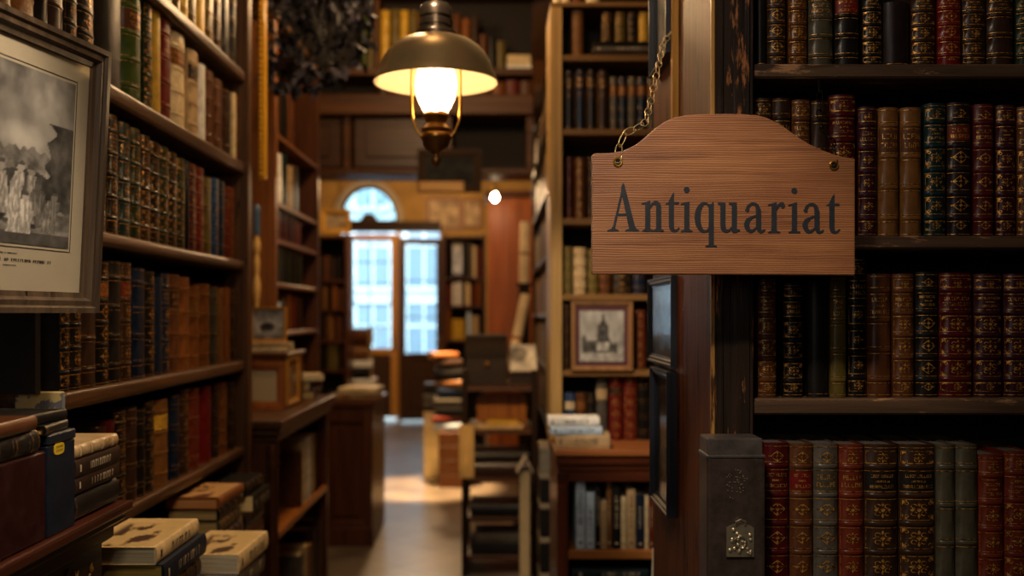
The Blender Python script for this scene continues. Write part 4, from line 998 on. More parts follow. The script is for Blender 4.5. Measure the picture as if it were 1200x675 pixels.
# framed church engraving
fw_ = (742 - 670) * 4.17 / F; fh_ = (434 - 350) * 4.17 / F
framed('framed_picture', 'small framed engraving of a church spire standing in the middle bookcase', (PX(706, 4.17), 4.206, MZ['e'] + 0.0006), 0, fw_, 0.289, 0.018, 0.02, wood('6e4a2c', '9a7044', 'z', 0.4), '4d2024', (0.017, 0.017, 0.019, 0.021), art_church, None, (60, 75))
# cabinet under it
RED_X = wood('34180d', '602f18', 'x', 0.3, 1, None, 0.6, 0.15); RED_Z = wood('3c1b0e', '6e351a', 'z', 0.3, 1, None, 0.6, 0.15)
CYF = 3.95
cb = thing('cabinet', 'reddish mahogany open cabinet with carved rosette under the middle bookcase', 'cabinet', (0.55, CYF, 0))
cx0_, cx1_ = PX(650, CYF), 0.86
obj('top_slab', MB().box(cx0_, cx1_, CYF - 0.015, MY + 0.36, 0.94, 0.963), wood('6e3a1c', 'a4683a', 'x', 0.3, 1, None, 0.6, 0.15), cb, 0.005, seg=2)
m = MB(); m.box(cx0_ + 0.005, cx1_, CYF - 0.004, MY + 0.35, 0.90, 0.9395); m.box(cx0_ + 0.012, cx1_, CYF + 0.004, MY + 0.34, 0.875, 0.8995); obj('moulding', m, RED_X, cb, 0.006)
obj('frieze', MB().box(cx0_ + 0.055, cx1_, CYF + 0.008, CYF + 0.03, 0.835, 0.8745), RED_X, cb, 0.003)
ro = obj('corner_block', MB().box(cx0_ + 0.01, cx0_ + 0.0545, CYF + 0.002, CYF + 0.03, 0.835, 0.8745), RED_X, cb, 0.003)
obj('rosette', MB().lathe([(0.0001, 0.008), (0.004, 0.009), (0.006, 0.006), (0.009, 0.006), (0.011, 0.002), (0.011, 0)], (0, 0, 0), 16, False, Matrix.Translation((cx0_ + 0.032, CYF + 0.002, 0.855)) @ Matrix.Rotation(PI / 2, 4, 'X')), RED_X, ro, smooth=40)
m = MB(); m.box(cx0_ + 0.01, cx0_ + 0.0545, CYF + 0.006, CYF + 0.03, 0, 0.8345); m.box(cx0_ + 0.02, cx0_ + 0.044, CYF + 0.002, CYF + 0.008, 0.03, 0.815); obj('stile', m, RED_Z, cb, 0.003)
obj('side_panel', MB().box(cx0_ + 0.012, cx0_ + 0.03, CYF + 0.031, MY + 0.34, 0, 0.8745), RED_Z, cb)
obj('side_panel', MB().box(cx1_ - 0.02, cx1_, CYF + 0.031, MY + 0.34, 0, 0.8745), RED_Z, cb)
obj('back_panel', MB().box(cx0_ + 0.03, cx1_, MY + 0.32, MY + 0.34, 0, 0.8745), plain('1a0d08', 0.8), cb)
zc1 = PZ(646, CYF)
obj('shelf', MB().box(cx0_ + 0.0545, cx1_ - 0.02, CYF + 0.01, MY + 0.32, zc1 - 0.034, zc1), wood('7a4820', 'ad7138', 'x', 0.35), cb, 0.003)
obj('base_board', MB().box(cx0_ + 0.0545, cx1_ - 0.02, CYF + 0.01, MY + 0.32, 0.36, 0.39), RED_X, cb)
YCB = CYF + 0.035
row_front([(675, 686, 564, 'lb', 'modern'), (687, 697, 577, 'lb', 'modern'), (698, 704, 574, 'bk', 'modern'), (704, 711, 588, 'bg', 'modern'), (711, 717, 564, 'tan', 'paper'), (718, 728, 574, 'bk', 'modern'), (728, 734, 583, 'cr', 'paper'), (735, 745, 573, 'bg', 'modern'), (746, 755, 580, 'nv', 'modern'), (756, 760, 582, 'cr', 'paper'), (761, 766, 578, 'rb', 'modern'), (767, 776, 590, 'cr', 'modern'), (777, 786, 586, 'bg', 'paper')],
          YCB, zc1, 0.19, 'in the mahogany cabinet', 'paperbacks in the mahogany cabinet', 2, page='d2c7a8', noun='paperback')
stack(['dark large book lying at the bottom of the mahogany cabinet', 'black book with green edge lying in the mahogany cabinet'], PX(716, YCB), YCB, 0.39, [(0.05, 0.30, 0.22, 'db', 'plain', 0, 0, 0, 'b9a06c'), (0.04, 0.30, 0.22, 'tl', 'paper', 0.0, 0, 0, '8fb09a')], 0, 'books lying low in the mahogany cabinet', 1)
# row on the slab behind the white pile
YR = MY + 0.04
row_front([(662, 674, 461, 'bl', 'label', 'cr'), (675, 687, 461, 'br', 'label', 'or'), (688, 697, 462, 'bk', 'bands'), (699, 712, 443, 'gr', 'bands', 'bg'), (714, 730, 441, 'red', 'gilt', 'bk'), (731, 747, 441, 'red', 'gilt'), (748, 761, 443, 'bk', 'bands')], YR, 0.9635, 0.2, 'on the mahogany cabinet top', 'leather books on the mahogany cabinet', 2)
YP = 3.965
stack(['thick cream paged book at the bottom of the pale pile', 'pale blue book in the middle of the pale pile', 'white crumpled book topping the pale pile on the cabinet'], PX(680, YP), YP, 0.9635, [(0.056, 0.215, 0.14, 'bg', 'paper', 0.01, 0, -0.06, 'd8cba4'), (0.032, 0.205, 0.14, 'lb', 'modern', -0.015, 0.002, 0.03, 'd8d4c8'), (0.036, 0.205, 0.13, 'wh', 'paper', -0.025, 0.004, -0.02, 'dcd6c4')], 0, 'pale books piled on the cabinet', 2)
# small printed card in a holder, lower right of the cabinet
cd = thing('card_holder', 'pale printed card in wooden holder near the foot of the post', 'sign', (PX(783, 3.3), 3.3, PZ(690, 3.3)), -0.25)
obj('holder', MB().box(-0.06, 0.06, -0.01, 0.08, -0.03, 0.0), DARK_X, cd, 0.003, world=False)
m = MB(); M = Matrix.Rotation(-0.35, 4, 'X'); m.box(-0.055, 0.055, 0.0, 0.004, 0.0, 0.13, M); obj('card', m, plain('cfc8b4', 0.7), cd, world=False)
m = MB(); R = random.Random(6)
for r in range(4):
    x = -0.04
    while x < 0.03 + 0.01 * (r % 2):
        z = 0.108 - r * 0.022; m.box(x, x + 0.0022, -0.0006, 0.0002, z - 0.006, z + 0.006, M)
        if R.random() < 0.7: m.box(x, x + 0.006, -0.0006, 0.0002, z + 0.003 * R.choice((-1, 1)), z + 0.003 * R.choice((-1, 1)) + 0.0024, M)
        x += 0.0095
obj('lettering', m, plain('2a2622', 0.7), cd, world=False)
obj('stand_post', MB().box(-0.02, 0.02, 0.0, 0.04, -PZ(690, 3.3), -0.0305), DARK_Z, cd, world=False)

# ================================================================== LEFT SIDE OF THE PASSAGE, FURTHER BACK
WAL_Y = wood('2a180c', '58361a', 'y', 0.32, 1, None, 0.6, 0.15); WAL_Z = wood('2c170c', '5a331a', 'z', 0.32, 1, None, 0.6, 0.15); WAL_X = wood('2c170c', '5a331a', 'x', 0.32, 1, None, 0.6, 0.15)
HON_Y = wood('7a4518', 'b06c2c', 'y', 0.35)
# low open bookcase
bl_ = thing('low_bookcase', 'low carved walnut bookcase with moulded top left of the aisle', 'bookcase', (-1.0, 4.5, 0))
bz = 1.085; bX = -0.85
obj('top_slab', MB().box(-1.08, bX + 0.02, 3.86, 5.15, bz - 0.03, bz), WAL_Y, bl_, 0.006, seg=2)
m = MB(); m.box(-1.078, bX + 0.008, 3.88, 5.13, bz - 0.06, bz - 0.0305); m.box(-1.076, bX - 0.004, 3.90, 5.12, bz - 0.085, bz - 0.0605); obj('moulding', m, WAL_Y, bl_, 0.005)
obj('end_panel', MB().box(-1.075, bX - 0.01, 3.905, 3.94, 0, bz - 0.0855), WAL_Z, bl_, 0.003)
obj('end_panel', MB().box(-1.075, bX - 0.01, 5.06, 5.10, 0, bz - 0.0855), WAL_Z, bl_, 0.003)
m = MB(); m.lathe([(0.02, 0.60), (0.024, 0.63), (0.018, 0.66), (0.022, 0.78), (0.018, 0.90), (0.026, 0.92), (0.018, 0.94), (0.026, 0.96), (0.02, 0.995)], (bX - 0.02, 3.885, 0), 16); m.lathe([(0.022, 0), (0.026, 0.3), (0.02, 0.599)], (bX - 0.02, 3.885, 0), 16); obj('turned_column', m, WAL_Z, bl_, smooth=50)
obj('shelf', MB().box(-1.06, bX - 0.012, 3.941, 5.059, 0.605, 0.635), HON_Y, bl_, 0.003)
obj('base_board', MB().box(-1.06, bX + 0.02, 3.941, 5.059, 0.10, 0.16), HON_Y, bl_, 0.003)
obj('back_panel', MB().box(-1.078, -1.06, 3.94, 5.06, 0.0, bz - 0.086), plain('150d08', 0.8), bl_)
GB = 'books in the low walnut bookcase'
row_left([(352, 356, 0.25, 'br', 'bands'), (357, 361, 0.28, 'cr', 'paper'), (362, 365, 0.29, 'wh', 'paper'), (366, 370, 0.29, 'bg', 'paper'), (371, 376, 0.28, 'db', 'plain'), (376, 379, 0.27, 'mar', 'plain')], bX - 0.025, 0.635, 0.17, 'high in the low walnut bookcase', GB, 1)
row_left([(352, 357, 0.26, 'gr', 'paper'), (358, 362, 0.27, 'bg', 'paper'), (363, 367, 0.25, 'tan', 'plain'), (368, 373, 0.30, 'db', 'plain'), (374, 379, 0.32, 'db', 'bands')], bX - 0.025, 0.16, 0.17, 'low in the low walnut bookcase', GB, 1)
# small cupboard on it
ac = thing('cupboard', 'small brown cupboard standing on the low walnut bookcase', 'cupboard', (-1.1, 4.5, bz))
aX, aY0, aY1, aZ = -0.93, 4.36, 4.80, 1.33
obj('body', MB().box(-1.20, aX, aY0, aY1, bz + 0.0006, aZ - 0.02), wood('4a2813', '7d4a24', 'z', 0.35), ac, 0.003)
obj('top_slab', MB().box(-1.205, aX + 0.012, aY0 - 0.012, aY1 + 0.01, aZ - 0.0195, aZ), WAL_X, ac, 0.004)
framed('framed_picture', 'small yellow framed print hung on the side of the brown cupboard', (aX + 0.0005, 4.53, 1.095), PI / 2, 0.25, 0.208, 0.022, 0.012, wood('9c6a20', 'd09a3c', 'z', 0.4), 'a88c54', (0.02, 0.02, 0.02, 0.02), art_sepia, None, (16, 24))
framed('framed_picture', 'orange brown wooden frame with cream centre leaning on the cupboard', (-1.02, 4.347, bz + 0.0006), 0, 0.20, 0.205, 0.035, 0.022, wood('7a4018', 'a86430', 'z', 0.4), 'c9b48c', (0.0, 0.0, 0.0, 0.0), lambda u, v: lin('c9b48c'), None, (2, 2))
zz = stack(['cream flat book under another cream book on the brown cupboard', 'cream flat book right under the landscape print'], -1.02, 4.40, aZ, [(0.022, 0.20, 0.14, 'cr', 'paper', 0, 0, 0, 'd8cba4'), (0.022, 0.19, 0.13, 'bg', 'paper', 0.01, 0, 0.05, 'd8cba4')], 0, 'cream books on the brown cupboard', 1)
framed('framed_picture', 'framed dark landscape print standing on cream books left of the aisle', (-1.02, 4.47, zz + 0.002), -0.06, 0.165, 0.155, 0.012, 0.018, wood('9c6a28', 'c8923e', 'z', 0.4), None, (0.0, 0.0, 0.0, 0.0), art_land, None, (30, 30))
sp = thing('turned_spindle', 'cream and blue painted turned spindle standing behind the landscape print', 'ornament', (PX(301, 4.66), 4.66, aZ))
zz0, zz1 = aZ + 0.0006, PZ(240, 4.66); sx = PX(301, 4.66)
pr = [(0.022, zz0), (0.022, zz0 + 0.02)]; zcur = zz0 + 0.02
for (a, bq, r) in ((354, 322, 0.017), (320, 300, 0.014), (298, 278, 0.017)):
    z0_, z1_ = PZ(a, 4.66), PZ(bq, 4.66)
    pr += [(0.009, z0_ - 0.008), (0.010, z0_), (r, z0_ + (z1_ - z0_) * 0.35), (r, z0_ + (z1_ - z0_) * 0.7), (0.010, z1_)]
pr += [(0.012, PZ(276, 4.66))]
obj('shaft', MB().lathe(pr, (sx, 4.66, 0), 16), plain('d0ab66', 0.45), sp, smooth=50)
o = obj('upper_shaft', MB().lathe([(0.014, PZ(275.8, 4.66)), (0.016, PZ(272, 4.66)), (0.015, PZ(250, 4.66)), (0.016, PZ(243, 4.66)), (0.008, zz1)], (sx, 4.66, 0), 16), plain('3d5a7a', 0.45), sp, smooth=50); o['label'] = 'blue painted upper part'
# odds and ends on the low bookcase beyond the cupboard
stack(['brown book lowest of the pile beyond the brown cupboard', 'dark book in the pile beyond the brown cupboard', 'cream tilted pamphlet topping the pile beyond the brown cupboard'], -0.90, 4.97, bz, [(0.04, 0.20, 0.16, 'br', 'plain', 0, 0, 0.2, 'b9a06c'), (0.05, 0.19, 0.15, 'nv', 'plain', 0.01, 0, -0.1, 'b9a06c'), (0.03, 0.16, 0.11, 'cr', 'paper', 0.03, 0, 0.3, 'd8cba4')], PI / 2, 'books left on the low walnut bookcase', 1)
# gilded moulding hanging at the end of the left bookcase
gm = MB(); gx0 = PX(303, 4.25); gx1 = PX(311.5, 4.25); zb_, zt_ = PZ(210, 4.25), RZ - 0.001
gm.prism([(gx0, 4.25), (gx0 + 0.008, 4.242), (gx0 + 0.014, 4.248), (gx1 - 0.004, 4.238), (gx1, 4.25), (gx1, 4.275), (gx0, 4.275)], zb_, zt_, 'z')
R = random.Random(9); z = zb_ + 0.01
while z < zt_ - 0.02:
    gm.lathe([(0.0001, 0), (0.007, 0.004), (0.009, 0.010), (0.006, 0.017), (0.0001, 0.02)], (gx0 + 0.012, 4.243, z), 7, False); z += 0.024
tag(obj('hanging_moulding', gm, wood('8f6414', 'e0ac34', 'z', 0.35), None, smooth=30), 'narrow gilded carved moulding beside the end of the left bookcase', 'moulding')

# second bookcase on the left
sX = -1.085; sy0, sy1, szt = 4.9, 6.12, 2.95
sb = thing('bookcase', 'narrow dark bookcase left of the aisle beyond the gilded moulding', 'bookcase', (-1.25, 5.5, 0))
obj('side_panel', MB().box(-1.42, sX, sy0, sy0 + 0.05, 0, szt), wood('5a3216', '8a5426', 'z', 0.4), sb, 0.003)
obj('side_panel', MB().box(-1.42, sX, sy1 - 0.05, sy1, 0, szt), WAL_Z, sb, 0.003)
obj('back_panel', MB().box(-1.42, -1.405, sy0 + 0.05, sy1 - 0.05, 0, szt), plain('160e09', 0.8), sb)
SZ = [2.40, 2.06, 1.875, 1.655, 1.41, 1.10]
for z in SZ: obj('shelf', MB().box(-1.404, sX - 0.004, sy0 + 0.0505, sy1 - 0.0505, z - 0.022, z), wood('5a3216', '8a5426', 'y', 0.4), sb, 0.002)
obj('top_board', MB().box(-1.42, sX + 0.02, sy0 - 0.02, sy1 + 0.02, szt, szt + 0.03), WAL_Y, sb, 0.003)
GS = 'books in the narrow dark bookcase'
row_left([(327, 333, 0.155, 'mar', 'bands'), (334, 339, 0.155, 'mar', 'bands'), (340, 344, 0.15, 'pur', 'bands'), (345, 349, 0.15, 'mar', 'bands'), (350, 355, 0.14, 'red', 'bands')], sX - 0.02, SZ[2], 0.15, 'on the middle shelf of the narrow bookcase', GS, 1)
row_left([(327, 332, 0.19, 'dg', 'plain'), (333, 338, 0.19, 'bk', 'plain'), (339, 344, 0.185, 'dg', 'plain'), (345, 350, 0.185, 'bk', 'plain'), (351, 355, 0.18, 'dg', 'plain')], sX - 0.02, SZ[3], 0.16, 'on the lower shelf of the narrow bookcase', GS, 1)
row_left([(327, 331, 0.15, 'lb', 'plain'), (332, 337, 0.17, 'gr', 'plain'), (339, 344, 0.20, 'or', 'plain'), (345, 350, 0.19, 'rb', 'plain'), (351, 355, 0.18, 'db', 'plain')], sX - 0.02, SZ[4], 0.16, 'beside the landscape print in the narrow bookcase', GS, 1)
row_left([(327, 332, 0.26, 'wh', 'plain'), (333, 340, 0.28, 'tl', 'plain'), (341, 346, 0.24, 'bg', 'bands'), (347, 352, 0.26, 'db', 'plain')], sX - 0.02, SZ[1], 0.16, 'on the upper shelf of the narrow bookcase', GS, 1)
row_left([(326, 332, 0.28, 'db', 'plain'), (333, 340, 0.30, 'bk', 'plain'), (341, 348, 0.30, 'br', 'plain')], sX - 0.02, SZ[0], 0.16, 'on the topmost shelf of the narrow bookcase', GS, 1)

# panelled counter facing the camera
ct = thing('counter', 'dark panelled wooden counter with papers left of the aisle', 'counter', (-0.95, 6.45, 0))
cY = 6.45; c0, c1_ = PX(382, cY), PX(436, cY)
c0 = -1.16
obj('top_slab', MB().box(c0 - 0.02, c1_ + 0.02, cY - 0.02, 7.2, 0.90, 0.935), WAL_X, ct, 0.005)
obj('body', MB().box(c0, c1_, cY + 0.02, 7.18, 0, 0.8995), WAL_Z, ct, 0.003)
m = MB(); m.box(c0, c0 + 0.07, cY, cY + 0.02, 0.0, 0.8995); m.box(c1_ - 0.06, c1_, cY, cY + 0.02, 0.0, 0.8995); m.box(c0 + 0.07, c1_ - 0.06, cY, cY + 0.02, 0.80, 0.8995); m.box(c0 + 0.07, c1_ - 0.06, cY, cY + 0.02, 0.0, 0.16); m.box(c0 - 0.01, c1_ + 0.01, cY - 0.014, cY, 0, 0.12)
obj('front_frame', m, WAL_Z, ct, 0.004)
obj('front_panel', MB().box(c0 + 0.10, c1_ - 0.09, cY + 0.006, cY + 0.0195, 0.19, 0.77), WAL_Z, ct, 0.01)
stack(['tan folder lowest of the papers on the counter', 'cream sheaf of papers on the counter'], (c0 + c1_) / 2 + 0.08, cY + 0.02, 0.9355, [(0.045, 0.29, 0.26, 'tan', 'paper', 0, 0, 0.05, 'c09050'), (0.04, 0.25, 0.26, 'cr', 'paper', 0, 0, -0.08, 'e0d4b4')], 0, 'papers on the counter', 1)
# bookcase behind the counter facing the camera
db_ = thing('bookcase', 'tall dark bookcase left of the glazed door', 'bookcase', (-1.35, 8.4, 0))
dY = 8.4; d0, d1 = PX(366, dY), PX(408, dY)
for x in (d0, d1 - 0.03): obj('upright', MB().box(x, x + 0.03, dY, dY + 0.3, 0, 2.18), WAL_Z, db_, 0.002)
obj('back_panel', MB().box(d0, d1, dY + 0.3, dY + 0.315, 0, 2.18), plain('120b07', 0.8), db_)
DZs = [PZ(328, dY), PZ(362, dY), PZ(399, dY), PZ(434, dY)]
for z in [2.16] + DZs + [0.5]: obj('shelf', MB().box(d0 + 0.0305, d1 - 0.0305, dY + 0.004, dY + 0.3, z - 0.022, z), WAL_X, db_, 0.002)
GD_ = 'books in the bookcase by the door'
row_front([(372, 378, 300, 'db', 'plain'), (379, 385, 300, 'br', 'plain'), (386, 392, 302, 'db', 'plain'), (393, 399, 301, 'bk', 'plain')], dY + 0.02, DZs[0], 0.18, 'under the gilt frame in the door bookcase', GD_, 0)
row_front([(371, 376, 334, 'db', 'plain'), (377, 383, 335, 'tan', 'plain'), (384, 387, 336, 'bk', 'plain'), (388, 395, 334, 'or', 'plain'), (396, 402, 338, 'br', 'plain')], dY + 0.02, DZs[1], 0.18, 'on the second shelf of the door bookcase', GD_, 0)
row_front([(371, 375, 368, 'bk', 'plain'), (376, 381, 366, 'db', 'plain'), (382, 391, 368, 'tan', 'plain'), (392, 401, 370, 'br', 'plain')], dY + 0.02, DZs[2], 0.18, 'on the third shelf of the door bookcase', GD_, 0)
row_front([(371, 380, 406, 'bk', 'plain'), (381, 397, 404, 'ol', 'plain'), (398, 402, 408, 'db', 'plain')], dY + 0.02, DZs[3], 0.18, 'on the fourth shelf of the door bookcase', GD_, 0)
framed('framed_picture', 'small wide gilt framed picture on top of the door bookcase', (PX(393, dY), dY + 0.03, 2.1815), 0, 0.25, 0.2, 0.04, 0.03, wood('7d5a20', 'c0923c', 'x', 0.35), None, (0, 0, 0, 0), art_sepia, None, (12, 10))
# pile on a stool in front of the door
st_ = thing('stool', 'small dark stool carrying a pile beside the glazed door', 'stool', (PX(420, 8.9), 8.9, 0))
sxx = PX(420, 8.9)
obj('seat', MB().box(sxx - 0.16, sxx + 0.16, 8.75, 9.05, 0.74, 0.78), WAL_X, st_, 0.004)
for a in (-1, 1):
    for b2 in (-1, 1): obj('leg', MB().box(sxx + a * 0.13 - 0.018, sxx + a * 0.13 + 0.018, 8.9 + b2 * 0.12 - 0.018, 8.9 + b2 * 0.12 + 0.018, 0, 0.7395), WAL_Z, st_)
zz = stack(['dark album lowest of the pile on the dark stool', 'grey white album second in the pile on the dark stool', 'dark album in the middle of the pile on the dark stool', 'white album fourth in the pile on the dark stool', 'tan box folder high in the pile on the dark stool', 'brown box folder topping the pile on the dark stool'], sxx, 8.76, 0.7805,
      [(0.09, 0.27, 0.25, 'db', 'plain', 0, 0, 0, 'b9a06c'), (0.06, 0.28, 0.25, 'wh', 'paper', 0.02, 0, 0, 'd8d8d8'), (0.10, 0.26, 0.25, 'bk', 'plain', -0.01, 0, 0, 'b9a06c'), (0.06, 0.28, 0.25, 'wh', 'paper', 0.0, 0, 0.1, 'd8d8d8'), (0.13, 0.25, 0.25, 'tan', 'plain', -0.02, 0, 0, 'b9a06c'), (0.15, 0.24, 0.25, 'br', 'plain', -0.02, 0, -0.1, 'b9a06c')], 0, 'pile of albums by the door', 0)

# ================================================================== RIGHT SIDE OF THE PASSAGE, FURTHER BACK
# dark rack loaded with paper piles in the aisle
GX0, GX1, GY0, GY1 = PX(541, 5.7), PX(630, 5.7), 5.7, 6.25
rk = thing('rack', 'dark wooden rack loaded with piles of old papers in the aisle', 'rack', (0.02, 5.9, 0))
for x in (GX0, GX1 - 0.035):
    for y in (GY0, GY1 - 0.035): obj('post', MB().box(x, x + 0.035, y, y + 0.035, 0, 1.18), DARK_Z, rk, 0.003)
GZ = [0.12, 0.34, 0.565, 0.84, 1.085]
for z in GZ: obj('shelf', MB().box(GX0 + 0.004, GX1 - 0.004, GY0 + 0.006, GY1 - 0.006, z - 0.028, z), wood('2c190d', '5a3519', 'x', 0.4), rk, 0.003)
m = MB(); x0, x1 = PX(559, 5.95), PX(617, 5.95); zz0, zz1 = 0.8405, PZ(459, 5.95)
n_ = 10
poly_ = [(x0, zz0), (x1, zz0)] + [(x1 - (x1 - x0) * k / n_, zz1 - 0.03 + 0.03 * math.sin(PI * k / n_) ** 0.5) for k in range(n_ + 1)]
m.prism(poly_, 5.94, 5.965); o = obj('back_panel', m, wood('7a4214', 'b8762c', 'z', 0.35), rk); o['label'] = 'honey brown curved back panel'
GR = 'piles on the dark rack'
gxm = (GX0 + GX1) / 2
def pile(labels, x, y, z, specs, group): return stack(labels, x, y, z, specs, 0, group, 0)
pile(['tan folded paper on the rack before the brown panel', 'yellow booklet lying before the brown panel of the rack'], gxm, GY0 + 0.01, GZ[3], [(0.025, 0.27, 0.2, 'bg', 'paper', 0, 0, 0, 'c0a060'), (0.02, 0.18, 0.16, 'yl', 'paper', 0.02, 0, 0.04, 'd8b860')], GR)
pile(['olive dark album on the rack under the yellow booklet', 'dark brown album on top of the olive dark album'], gxm, GY0 + 0.01, GZ[2], [(0.085, 0.34, 0.3, 'db', 'plain', 0, 0, 0, '8a7440'), (0.06, 0.32, 0.3, 'bk', 'plain', 0.01, 0, 0.03, '8a7440'), ], GR)
pile(['black album on the rack board above the lowest'], gxm, GY0 + 0.01, GZ[1], [(0.07, 0.33, 0.3, 'bk', 'plain', 0, 0, 0, '8a7440')], GR)
pile(['black box file with pale label lowest in the rack', 'grey paper bundle near the foot of the rack'], gxm, GY0 + 0.01, GZ[0], [(0.07, 0.33, 0.3, 'bk', 'modern', 0, 0, 0, 'b9a06c'), (0.05, 0.28, 0.26, 'gr', 'paper', 0, 0, 0, '9a9a90')], GR)
# cream cloth hanging on the rack corner
m = MB(); nn = 14
cl = [(GX0 - 0.014 + 0.085 * i / nn, GY0 - 0.012 - 0.009 * math.sin(i / nn * 11)) for i in range(nn + 1)]
m.prism(cl + [(a, b2 + 0.003 if 0 < i < nn else b2 + 0.003) for i, (a, b2) in reversed(list(enumerate(cl)))], PZ(560, 5.7), 0.87, 'z')
tag(obj('hanging_cloth', m, plain('c9a86a', 0.8), None, smooth=40), 'cream cloth hanging over the left corner of the dark rack', 'cloth')
# humped chest and open print on the rack
hc = thing('humpback_chest', 'dark humpbacked chest with brass knob on top of the dark rack', 'chest', (PX(568, 5.9), 5.8, GZ[4]))
x0, x1 = PX(546, 5.85), PX(594, 5.85); zb2 = GZ[4] + 0.0006
obj('body', MB().box(x0, x1, 5.80, 6.05, zb2, zb2 + 0.16), DARK_X, hc, 0.004)
pp = [(5.795, zb2 + 0.161), (6.055, zb2 + 0.161)] + [(5.925 + 0.13 * math.cos(PI * k / 12), zb2 + 0.165 + 0.13 * math.sin(PI * k / 12)) for k in range(13)]
m = MB(); m.prism(pp, x0 - 0.004, x1 + 0.004, 'x'); obj('lid', m, wood('140d08', '24170e', 'x', 0.6), hc, smooth=40)
obj('knob', MB().lathe([(0.004, 0), (0.006, 0.008), (0.013, 0.014), (0.015, 0.022), (0.009, 0.03), (0.0005, 0.032)], (0, 0, 0), 14, False, Matrix.Translation((PX(571, 5.8), 5.8, zb2 + 0.125)) @ Matrix.Rotation(PI / 2, 4, 'X')), BRASS, hc, smooth=50)
pr_ = thing('slanted_print', 'pale old print resting on a slanted board right of the humpbacked chest', 'print', (PX(607, 5.95), 5.80, zb2))
M = Matrix.Translation((PX(607, 5.95), 5.80, zb2 + 0.075)) @ Matrix.Rotation(math.radians(38), 4, 'X')
obj('board', MB().box(-0.055, 0.112, 0, 0.26, -0.012, 0, M), WAL_X, pr_, 0.002)
obj('support', MB().prism([(5.83, zb2), (6.0, zb2), (6.0, zb2 + 0.19), (5.83, zb2 + 0.075)], PX(607, 5.95) - 0.05, PX(607, 5.95) + 0.09, 'x'), DARK_X, pr_)
g = MB(); nx = nz = 14
g.add([(M @ Vector((-0.05 + 0.157 * i / nx, 0.01 + 0.24 * j / nz, 0.002)))[:] for j in range(nz + 1) for i in range(nx + 1)], [(j * (nx + 1) + i, j * (nx + 1) + i + 1, (j + 1) * (nx + 1) + i + 1, (j + 1) * (nx + 1) + i) for j in range(nz) for i in range(nx)])
p_ = obj('sheet', g, art_mat(), pr_)
vcol(p_.data, lambda c: art_pale(c.x * 4 + 0.5, c.y * 4))
# rolls of paper
def roll(label, a, b2, r, mat):
    m = MB(); a = Vector(a); b2 = Vector(b2); m.tube([a, a.lerp(b2, 0.02), a.lerp(b2, 0.5), a.lerp(b2, 0.98), b2], [r * 0.9, r, r * 1.02, r, r * 0.9], 16)
    r_ = thing('paper_roll', label, 'paper roll', tuple(a), 0, 'rolls of paper')
    obj('roll', m, mat, r_, smooth=50); t = (b2 - a).normalized()
    m = MB(); m.tube([a.lerp(b2, 0.46), a.lerp(b2, 0.50)], r * 1.08, 16); obj('band', m, plain('8a5a34', 0.7), r_, smooth=50)
roll('cream paper roll leaning on the humpbacked chest', (PX(596, 6.15), 6.15, GZ[4] + 0.016), (PX(616, 6.2), 6.2, PZ(345, 6.2)), 0.032, plain('cdb48c', 0.8))
roll_post = thing('pedestal', 'slim dark pedestal carrying an upright cream paper roll', 'pedestal', (PX(614, 7.2), 7.2, 0))
px_ = PX(614, 7.2)
obj('shaft', MB().box(px_ - 0.04, px_ + 0.04, 7.16, 7.24, 0.04, 1.70), DARK_Z, roll_post, 0.004); obj('foot', MB().box(px_ - 0.08, px_ + 0.08, 7.12, 7.28, 0, 0.0395), DARK_Z, roll_post, 0.004); obj('top', MB().box(px_ - 0.055, px_ + 0.055, 7.145, 7.255, 1.7005, PZ(332, 7.2)), DARK_Z, roll_post, 0.004)
roll('upright cream paper roll on the slim dark pedestal', (px_, 7.2, PZ(332, 7.2) + 0.0006), (px_ + 0.01, 7.2, PZ(260, 7.2)), 0.036, plain('e0c9a0', 0.8))
# tall cream board with tented booklet
bd = MB(); bd.box(PX(609, 5.3), PX(621, 5.3), 5.30, 5.33, 0.0, PZ(553, 5.3)); tag(obj('tall_board', bd, plain('a08a62', 0.7), None, 0.003), 'tall narrow cream board standing on the floor before the rack', 'board')
zb3 = PZ(553, 5.3) + 0.0006; xm = PX(615, 5.3)
m = MB(); m.prism([(xm - 0.045, zb3), (xm + 0.004, zb3 + 0.085), (xm + 0.045, zb3), (xm + 0.041, zb3), (xm + 0.004, zb3 + 0.077), (xm - 0.041, zb3)], 5.25, 5.40); tag(obj('tented_booklet', m, plain('b9ab92', 0.7), None), 'small tented booklet sitting on top of the tall cream board', 'booklet')
# stack of dark boxes right of the board
zz = 0.0
for k, (h_, lab) in enumerate(((0.20, 'black archive box on the floor beside the mahogany cabinet'), (0.18, 'black archive box second from the floor beside the mahogany cabinet'), (0.17, 'black archive box third from the floor beside the mahogany cabinet'), (0.15, 'black archive box fourth from the floor beside the mahogany cabinet'), (0.14, 'pale lidded archive box topping the black boxes'))):
    a = thing('archive_box', lab, 'box', (PX(639, 5.0), 5.0, zz), 0, 'archive boxes beside the cabinet')
    x0, x1 = PX(633, 5.0), PX(646, 5.0)
    obj('body', MB().box(x0, x1, 5.0, 5.22, zz + 0.0005, zz + h_ - 0.028), leather('8a8272' if k == 4 else '16130f', 0.5), a, 0.003)
    obj('lid', MB().box(x0 - 0.003, x1 + 0.003, 4.997, 5.223, zz + h_ - 0.0275, zz + h_ - 0.0005), plain('7d6f58', 0.6), a, 0.003)
    zz += h_
